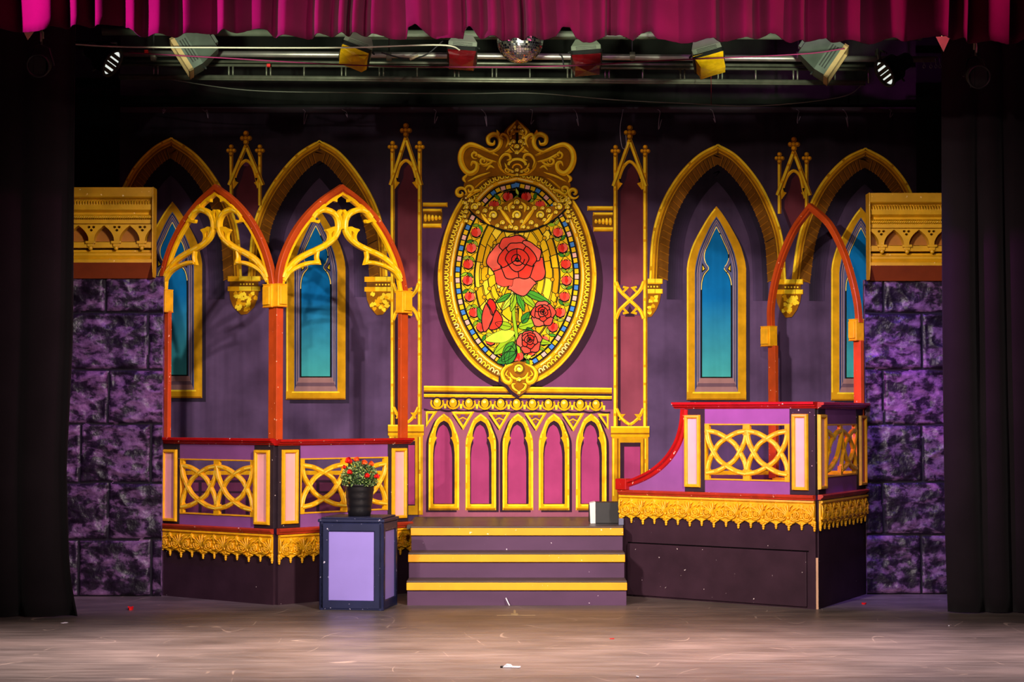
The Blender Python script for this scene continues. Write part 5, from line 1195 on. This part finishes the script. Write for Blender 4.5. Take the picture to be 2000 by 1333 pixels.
# uneven pleats
edges = [xA]
while edges[-1] < xB: edges.append(edges[-1] + rr.choice((.10, .13, .16, .2, .24, .3)))
amps = [rr.uniform(.08, .17) for _ in edges]
def pleat(x, v):
    for k in range(len(edges) - 1):
        if edges[k] <= x < edges[k + 1]:
            t_ = (x - edges[k]) / (edges[k + 1] - edges[k]); sk = .5 + .22 * math.sin(k * 1.9)
            h = (t_ / sk) if t_ < sk else (1 - t_) / (1 - sk); return -amps[k] * (h * h * (3 - 2 * h)) * (1 - .25 * v)
    return 0
for j in range(nz + 1):
    v = j / nz
    for i in range(nx + 1):
        x = xA + (xB - xA) * i / nx; z0_ = hem(x) + .004 * noise.noise(Vector((x * 40, 0, 3))); z = z0_ + (zT - z0_) * v
        y = YV + pleat(x + .02 * noise.noise(Vector((x * 2, z * 2, 7))), v) + .02 * noise.noise(Vector((x * 3, z * 1.5, 1)))
        vs.append((x, y, z))
for j in range(nz):
    for i in range(nx): q = j * (nx + 1) + i; fs.append((q, q + 1, q + nx + 2, q + nx + 1))
mb = MB(); mb.add(vs, fs, VAL, True); o = mb.build('valance_curtain', recalc=False); s_ = o.modifiers.new('thickness', 'SOLIDIFY'); s_.thickness = .006; s_.offset = 0
tag(o, 'long crimson velour valance with a ragged hem across the top of the stage', 'curtain')
mb = MB(); mb.tube([(-4.5, YV + .09, 4.4), (4.5, YV + .09, 4.4)], .025, mat('black_batten_pipe', (18, 18, 18), .6), 10); tag(mb.build('curtain_track'), 'dark track pipe carrying the crimson valance', 'track')

# ------------------------------------------------------------------ lighting rig
ALU = mat('scaffold_aluminium', (168, 164, 156), .38, .75, var=.15, vscale=12); STEEL = mat('dull_steel', (128, 130, 112), .45, .6, var=.2, vscale=15); DKM = mat('dark_metal', (34, 36, 34), .5, .3, var=.2)
GRYG = mat('grey_green_housing', (128, 138, 118), .4, .25, var=.2, vscale=8); DKG = mat('dark_green_grey_housing', (74, 84, 74), .45, .3, var=.25, vscale=8); TAN = mat('tan_frame_metal', (164, 138, 92), .45, .4, var=.2)
RT = mat('red_tape', (230, 30, 24), .6); CBL = mat('black_cable', (20, 20, 22), .6)
YG = .95
def P(px, py, Y=YG): return at(px, py, Y)
def hang(mb, px, py, Y, m=DKM, top=6.2):
    q = P(px, py, Y); mb.tube([q, (q.x, q.y, top)], .006, m, 6)
t = thing('lighting_bar', 'thick aluminium lighting bar carrying the lanterns', 'lighting bar', P(1000, 110))
mt = Matrix.Translation(-P(1000, 110))
mb = MB(); mb.tube([P(160, 104), P(700, 107), P(1000, 110), P(1500, 114), P(1830, 116)], .024, ALU, 14); mb.xf(mt).build('pipe', t)
for px_ in (300, 760, 1235, 1560):
    mb = MB(); hang(mb, px_, 108, YG); q = P(px_, 110); mb.lathe([(.033, -.02), (.036, 0), (.033, .02)], q, STEEL, 12, Matrix.Rotation(PI / 2, 3, 'Y')); mb.xf(mt).build('hanger', t)
t = thing('lighting_bar', 'thin upper steel bar glimpsed just under the valance hem', 'lighting bar', P(1000, 66, 1.35)); mt = Matrix.Translation(-P(1000, 66, 1.35))
mb = MB(); mb.tube([P(200, 62, 1.35), P(1800, 72, 1.35)], .03, GRYG, 10); mb.box(-1.3, 1.3, 1.30, 1.42, P(1000, 74, 1.35).z, P(1000, 68, 1.35).z, GRYG); mb.xf(mt).build('pipe', t)
for px_ in (500, 1500): mb = MB(); hang(mb, px_, 66, 1.35); mb.xf(mt).build('hanger', t)
# ladder truss
t = thing('ladder_truss', 'long thin ladder truss with short rungs below the lanterns', 'truss', P(1000, 155, 1.25)); mt = Matrix.Translation(-P(1000, 155, 1.25))
for (ya, yb, r_, nm) in ((126, 136, .011, 'chord'), (149, 161, .017, 'chord'), (153.5, 165.5, .008, 'chord'), (119, 129, .012, 'chord')):
    mb = MB(); mb.tube([P(232, ya, 1.25), P(1690, yb, 1.25)], r_, STEEL, 10); mb.xf(mt).build(nm, t)
for k in range(20):
    px_ = 300 + 73.5 * k; f_ = (px_ - 232) / 1458
    for dx in ((0,) if k % 3 == 1 else (0, 8)):
        mb = MB(); mb.tube([P(px_ + dx, 126 + 10 * f_, 1.25), P(px_ + dx, 150 + 12 * f_, 1.25)], .0075, STEEL, 6); mb.xf(mt).build('rung', t)
for px_ in (299, 760, 1235, 1570): mb = MB(); hang(mb, px_, 128, 1.25); mb.xf(mt).build('hanger', t)
# cords slung across
def cord(name, pts, r_, m, label, Y):
    mb = MB(); mb.tube([P(p[0], p[1], Y + ((p[2] if len(p) > 2 else 0))) for p in catmull(pts, 8)], r_, m, 6); return tag(mb.build(name), label, 'cord')
WHC = mat('pale_sash_cord', (190, 184, 164), .7); MGC = mat('magenta_cord', (112, 14, 66), .7)
cord('sash_cord', [(2, 72, 0), (200, 90, 0), (430, 93, 0), (680, 93, 0), (860, 88, .05), (903, 100, .21)], .006, WHC, 'pale sash cord slung from the left under the valance', .28)
cord('sash_cord', [(250, 103), (430, 113), (680, 127), (900, 131), (1100, 129), (1300, 118), (1560, 106), (1650, 95)], .005, MGC, 'long magenta cord sagging across in front of the lanterns', .2)
cord('sash_cord', [(300, 150), (480, 176), (700, 181), (900, 183), (1040, 182), (1200, 195), (1340, 202), (1480, 207), (1640, 190), (1688, 163)], .004, mat('grey_wire', (110, 114, 100), .6), 'thin grey wire sagging below the ladder truss', 1.25)
pcab = cord('power_cable', [(745, 103), (790, 114), (830, 108), (865, 80)], .006, CBL, 'black power cable looping between the left amber and red lanterns', .6)
cord('power_cable', [(1092, 106), (1098, 112), (1102, 134)], .006, CBL, 'black power cable dangling beside the mirror ball', .92)
cord('hanging_thread', [(1388, 112), (1389, 170), (1389, 204)], .0025, mat('red_thread', (120, 14, 30), .8), 'fine red thread dangling below the right amber lantern', .925)
# lanterns
def lantern(label, cx, cy, Y, wpx, dpx, rx, ry, hous, gel=None, geld=0, kind='flood', name='flood_lantern', group=None):
    c = P(cx, cy, Y); s = (Y - CAMY) / F; W_ = wpx * s; H_ = dpx * s; top = P(cx, 108, YG).z
    t = thing(name, label, 'stage light', c, 0, group); M4 = Euler((math.radians(rx), math.radians(ry), 0)).to_matrix().to_4x4()
    if kind == 'flood':
        mb = MB(); b_ = .32 * W_; f_ = .5 * W_
        mb.add([(-b_, -b_ * .8, H_), (b_, -b_ * .8, H_), (b_, b_ * .8, H_), (-b_, b_ * .8, H_), (-f_, -f_ * .8, H_ * .35), (f_, -f_ * .8, H_ * .35), (f_, f_ * .8, H_ * .35), (-f_, f_ * .8, H_ * .35), (-f_, -f_ * .8, 0), (f_, -f_ * .8, 0), (f_, f_ * .8, 0), (-f_, f_ * .8, 0)],
               [(0, 1, 2, 3), (0, 4, 5, 1), (1, 5, 6, 2), (2, 6, 7, 3), (3, 7, 4, 0), (4, 8, 9, 5), (5, 9, 10, 6), (6, 10, 11, 7), (7, 11, 8, 4)], hous)
        for k in range(3): mb.box(-f_ * .7, f_ * .7, -f_ * .8 - .001 + .0, -f_ * .8 + .004, H_ * (.1 + .08 * k), H_ * (.14 + .08 * k), DKM)
        mb.box(-b_ * .4, b_ * .4, -b_ * .5, b_ * .5, H_, H_ * 1.12, hous)
        mb.xf(M4).build('housing', t, .004)
        mb = MB(); g = f_ * 1.06; th = .016
        for (a, b2, c2, d2) in ((-g, g, -g * .8, -g * .8 + th), (-g, g, g * .8 - th, g * .8), (-g, -g + th, -g * .8, g * .8), (g - th, g, -g * .8, g * .8)): mb.box(a, b2, c2, d2, -.03, .005, TAN if not gel else DKM)
        mb.xf(M4).build('gel_frame', t)
        if gel:
            mb = MB(); vs = []; fs = []; n_ = 9; hh = geld * s; rq = random.Random(int(cx))
            ring = [(-1, -1), (0, -1), (1, -1), (1, 0), (1, 1), (0, 1), (-1, 1), (-1, 0)]
            for j in range(4):
                for (u, v) in ring: k_ = f_ * (1.03 + .05 * rq.uniform(-1, 1)) * (1 - .06 * j); vs.append((u * k_, v * k_ * .8, -.005 - hh * j / 3 + rq.uniform(-.006, .006)))
            for j in range(3):
                for i in range(8): fs.append((j * 8 + i, j * 8 + (i + 1) % 8, j * 8 + 8 + (i + 1) % 8, j * 8 + 8 + i))
            vs.append((0, 0, -.005 - hh * 1.12)); fs += [(24 + i, 24 + (i + 1) % 8, 32) for i in range(8)]
            mb.add(vs, fs, gel); mb.xf(M4).build('gel_hood', t, recalc=False)
        else:
            mb = MB(); mb.box(-f_ * .92, f_ * .92, -f_ * .72, f_ * .72, -.012, -.008, mat('lantern_glass', (70, 72, 66), .12, spec=.6)); mb.xf(M4).build('lens', t)
    else:
        mb = MB(); r_ = W_ / 2
        mb.lathe([(.001, H_), (r_ * .45, H_), (r_ * .55, H_ * .92), (r_ * .6, H_ * .6), (r_ * .95, H_ * .45), (r_ * .95, 0), (r_ * 1.08, 0), (r_ * 1.08, -.02), (r_ * .9, -.02), (r_ * .9, .01)], (0, 0, 0), hous, 24, None); mb.xf(M4).build('housing', t)
        mb = MB(); mb.lathe([(.001, .016), (r_ * .4, .012), (r_ * .9, 0.0)], (0, 0, 0), gel, 24); mb.xf(M4).build('lens', t)
        mb = MB()
        for k in (-.62, -.2, .12, .5): mb.box(r_ * k - .014, r_ * k + .014, -r_ * .9, r_ * .9, -.012, -.004, DKM)
        mb.xf(M4).build('lens_guard', t)
    # yoke and hook clamp up to the bar
    yk = MB(); up = max(.10, top - c.z); a = W_ * .58
    p0 = M4 @ Vector((-a, 0, H_ * .4)); p1_ = M4 @ Vector((a, 0, H_ * .4)); d_ = Vector((0, YG - Y, up)) if Y > -1 else Vector((0, .08, .2))
    d2 = d_ * .75 if up > .12 or Y < -1 else Vector((0, (YG - Y) * .7, up))
    yk.tube([p0, p0 * .6 + d2 * .8, d2, p1_ * .6 + d2 * .8, p1_], .008, DKM, 6); yk.build('yoke', t)
    cm = MB(); cm.tube([d2, d_ + Vector((0, -.03, 0)), d_ + Vector((0, -.03, .04)), d_ + Vector((0, .03, .04)), d_ + Vector((0, .035, 0))], .009, STEEL, 6); cm.build('hook_clamp', t)
    if Y < -1: hm = MB(); hm.tube([d2 + Vector((0, 0, .0)), d2 + Vector((0, 0, 6.2 - c.z - d2.z))], .012, DKM, 8); hm.build('hanger', t)
    return t
AMB = mat('amber_gel', (206, 160, 14), .25, var=.25, vscale=14, spec=.5, bump=.3, bscale=30); CRG = mat('crimson_gel', (84, 5, 10), .25, var=.3, vscale=14, spec=.5, bump=.3, bscale=30)
LIT = bpy.data.materials.new('lit_lamp_lens'); LIT.use_nodes = True; _b = LIT.node_tree.nodes['Principled BSDF']; _b.inputs['Emission Color'].default_value = (.92, 1, .93, 1); _b.inputs['Emission Strength'].default_value = .8; _b.inputs['Base Color'].default_value = (.8, .8, .8, 1)
gr_ = 'lanterns on the lighting bar'
lantern('grey lantern with an amber gel hood at the left, under the valance', 694, 105, .55, 58, 40, -34, 20, GRYG, AMB, 22, group=gr_)
lantern('grey lantern with a crimson gel hood, left of the mirror ball', 903, 104, .55, 56, 34, -24, 4, GRYG, CRG, 26, group=gr_)
lantern('grey lantern with a crimson gel hood, right of the mirror ball', 1145, 112, .55, 58, 34, -24, -4, GRYG, CRG, 28, group=gr_)
lantern('grey lantern with an amber gel hood at the right, under the valance', 1384, 116, .55, 58, 42, -30, -16, GRYG, AMB, 26, group=gr_)
lantern('dark grey flood lantern tilted left with a tan frame', 358, 112, .6, 72, 66, -10, 58, DKG, group=gr_)
lantern('dark grey flood lantern tilted right with a tan frame', 1630, 125, .6, 72, 70, -10, -56, DKG, group=gr_)
lantern('round black lantern shining at the far left of the bar', 217, 122, .6, 56, 60, -14, -58, DKM, LIT, 0, 'par', 'parcan_lantern', gr_)
lantern('round black lantern shining at the far right of the bar', 1730, 142, .6, 56, 60, -14, 58, DKM, LIT, 0, 'par', 'parcan_lantern', gr_)
GLS = mat('dark_lens_glass', (20, 22, 24), .08, spec=.9)
lantern('unlit black lantern in the shadow beyond the left shining one', 75, 128, -1.25, 44, 50, -74, 4, DKM, GLS, 0, 'par', 'parcan_lantern', gr_)
lantern('unlit black lantern in the shadow beyond the right shining one', 1912, 150, -1.25, 44, 50, -74, -4, DKM, GLS, 0, 'par', 'parcan_lantern', gr_)
# red tape on the bars, pale flags, plug
for k, (px_, py_, Y) in enumerate(((286, 101, .92), (525, 128, 1.22))):
    q = P(px_, py_, Y); tag(MB().box(-.015, .015, -.02, .02, -.012, .012, RT).build('red_tape', None, .003, loc=q), ('red tape band on the lighting bar near the left dark flood', 'red tape band on the ladder truss left of the left amber lantern')[k], 'tape')
FLG = mat('pale_bunting_cloth', (206, 192, 140), .8)
for k, (a, b_, c) in enumerate((((46, 62), (66, 62), (54, 78)), ((1828, 72), (1857, 70), (1843, 101)))):
    p_ = [P(*v, -1.75) for v in (a, b_, c)]; o_ = p_[0]; mb = MB(); vs = [tuple(v - o_ + Vector((0, dy, 0))) for dy in (0, .004) for v in p_]
    up_ = [tuple(v - o_ + Vector((0, dy, .2))) for dy in (0, .004) for v in p_[:2]]
    mb.add(vs, [(0, 2, 1), (3, 4, 5), (0, 1, 4, 3), (1, 2, 5, 4), (2, 0, 3, 5)], FLG); mb.tube([Vector((.04, .008, -.001)), Vector((.04, .03, .25)), Vector((.04, .1, 4.4 - o_.z))], .003, WHC, 5)
    tag(mb.build('pennant', None, loc=o_), ('small pale triangular pennant peeping below the valance, far left', 'small pale triangular pennant peeping below the valance, far right')[k], 'pennant')
mb = MB(); mb.tube([P(800, 116, .6), P(817, 109, .6)], .011, mat('cream_plug', (200, 190, 150), .5), 8); tag(mb.build('cable_connector', pcab), 'cream connector')
for i, (px_, py_) in enumerate(((1805, 130), (1818, 130), (1828, 130), (1836, 130))):
    q = P(px_, py_, .9); mb = MB(); mb.tube([(.010 * math.cos(k * PI / 6), 0, .013 * math.sin(k * PI / 6)) for k in range(12)], .0025, STEEL, 5, True)
    mb.tube([(0, 0, .013), (0, .02, P(1800, 116).z - q.z)], .002, STEEL, 5); tag(mb.build('hanging_ring', None, loc=q), 'one of four tiny steel rings hanging from the bar at the far right', 'ring', 'steel rings on the bar end')

# ------------------------------------------------------------------ mirror ball
YB = .2; c = P(1016, 78, YB); R_ = 46 * (YB - CAMY) / F
t = thing('mirror_ball', 'mirror ball hanging from the rig in the middle under the valance', 'mirror ball', c)
def tile_mat(k):
    m = bpy.data.materials.new('mirror_tile'); m.use_nodes = True; b = m.node_tree.nodes['Principled BSDF']; b.inputs['Metallic'].default_value = 1; b.inputs['Roughness'].default_value = .12 + .1 * k; b.inputs['Base Color'].default_value = ((.92, .9, .92, 1), (.78, .74, .8, 1), (.95, .85, .6, 1))[k]; return m
TM = [tile_mat(k) for k in range(3)]
mb = MB(); mb.ball((0, 0, 0), R_ * .985, mat('mirror_ball_core', (40, 38, 42), .5), 32, 20); mb.build('core', t)
mb = MB(); rq = random.Random(5); NV = 30
for j in range(NV):
    a0, a1 = PI * j / NV, PI * (j + 1) / NV; am = (a0 + a1) / 2; n_ = max(4, int(2 * NV * math.sin(am)))
    for i in range(n_):
        b0, b1 = 2 * PI * i / n_, 2 * PI * (i + 1) / n_; g = .08; da, db = (a1 - a0) * g, (b1 - b0) * g
        jt = Vector((rq.uniform(-1, 1), rq.uniform(-1, 1), rq.uniform(-1, 1))) * .0012; pts = []
        for (aa, bb) in ((a0 + da, b0 + db), (a1 - da, b0 + db), (a1 - da, b1 - db), (a0 + da, b1 - db)): pts.append(Vector((math.sin(aa) * math.cos(bb), math.sin(aa) * math.sin(bb), math.cos(aa))) * R_)
        pts = [p_ + Vector((rq.uniform(-1, 1), rq.uniform(-1, 1), rq.uniform(-1, 1))) * .0009 for p_ in pts]
        mb.add(pts, [(0, 1, 2, 3)], TM[rq.choice((0, 0, 0, 1, 1, 2))])
mb.build('mirror_tiles', t, recalc=True)
mb = MB(); mb.tube([(0, 0, R_ * .98), (0, 0, R_ + .06)], .012, STEEL, 8); mb.lathe([(.001, R_ + .06), (.05, R_ + .06), (.05, R_ + .16), (.001, R_ + .16)], (0, 0, 0), DKM, 16); mb.build('motor', t)
mb = MB(); mb.tube([(0, 0, R_ + .16), (0, 0, 6.2 - c.z)], .005, DKM, 6); mb.build('hanger', t)

# ------------------------------------------------------------------ scraps on the floor
RPET = mat('red_fabric_petal', (226, 10, 14), .6, var=.15); PAP = mat('white_paper_scrap', (240, 232, 240), .7, var=.03)
def scrap(name, label, cat, px, py, w_, d_, h_, m, seed, rz=0):
    q = floor_pt(px, py); rq = random.Random(seed); mb = MB(); n_ = 7; top = []; bot = []
    for i in range(n_):
        a = 2 * PI * i / n_; r_ = rq.uniform(.7, 1.1); top.append((w_ / 2 * r_ * math.cos(a), d_ / 2 * r_ * math.sin(a), h_ * rq.uniform(.4, 1))); bot.append((w_ / 2 * r_ * .9 * math.cos(a), d_ / 2 * r_ * .9 * math.sin(a), .0004))
    vs = top + bot + [(0, 0, h_ * .7), (0, 0, .0004)]; fs = [(i, (i + 1) % n_, n_ + (i + 1) % n_, n_ + i) for i in range(n_)] + [(i, 14, (i + 1) % n_) for i in range(n_)] + [(n_ + i, n_ + (i + 1) % n_, 15) for i in range(n_)]
    mb.add(vs, fs, m); o_ = mb.build(name, None, loc=q); o_.rotation_euler = (0, 0, rz); tag(o_, label, cat); return o_
scrap('rose_petal', 'bright red crumpled petal lying left, in front of the left stone wall', 'petal', 255, 1192, .05, .06, .03, RPET, 1)
scrap('rose_petal', 'red petal on the floor in front of the right stone wall', 'petal', 1687, 1181, .035, .05, .014, RPET, 2)
scrap('rose_petal', 'thin red sliver of petal on the open floor right of the centre', 'petal', 1195, 1249, .04, .02, .006, RPET, 3, .3)
scrap('rose_petal', 'tiny red petal at the foot of the balcony base beside the steps', 'petal', 1289, 1169, .018, .02, .008, RPET, 4)
scrap('paper_scrap', 'white scrap of paper lying in front of the left curtain hem', 'scrap', 126, 1218, .05, .06, .004, PAP, 5)
scrap('paper_scrap', 'small white scrap at the front right of the floor', 'scrap', 1245, 1324, .016, .05, .008, PAP, 6)
scrap('paper_scrap', 'tiny white scrap on the floor in front of the right curtain', 'scrap', 1853, 1224, .008, .04, .01, PAP, 7)
q = floor_pt(1000, 1305); mb = MB()
mb.box(-.048, .044, -.02, .03, .0005, .005, PAP); mb.add([(-.048, -.02, .005), (.0, -.02, .005), (.0, .03, .005), (-.048, .03, .005), (-.03, -.01, .018), (-.008, -.01, .016), (-.008, .02, .016), (-.03, .02, .018)], [(0, 1, 5, 4), (1, 2, 6, 5), (2, 3, 7, 6), (3, 0, 4, 7), (4, 5, 6, 7)], PAP)
mb.box(-.062, -.046, -.016, .02, .0005, .008, CBL); o = mb.build('paper_strip', None, loc=q); o.rotation_euler = (0, 0, -.12); tag(o, 'folded white paper strip lying at the front centre of the floor', 'scrap')
a = at(988, 1169, -.02); b_ = floor_pt(995, 1183); b_.y = -.03; b_.z = .004; a.y = -.008
tag(MB().tube([Vector((0, 0, 0)), a - b_], .0042, PAP, 6).build('white_straw', None, loc=b_), 'thin white straw leaning on the bottom riser of the steps', 'straw')
TAPE = mat('worn_floor_tape', (176, 150, 110), .7, var=.3, vscale=20); q = floor_pt(1005, 1200)
tag(MB().box(-.024, .024, -.07, .04, .0003, .0012, TAPE).box(-.006, .008, .03, .26, .0003, .0012, TAPE).box(-.12, .14, -.10, -.082, .0003, .001, TAPE).build('tape_mark', None, loc=q), 'worn tan tape mark on the floor in front of the steps', 'tape')
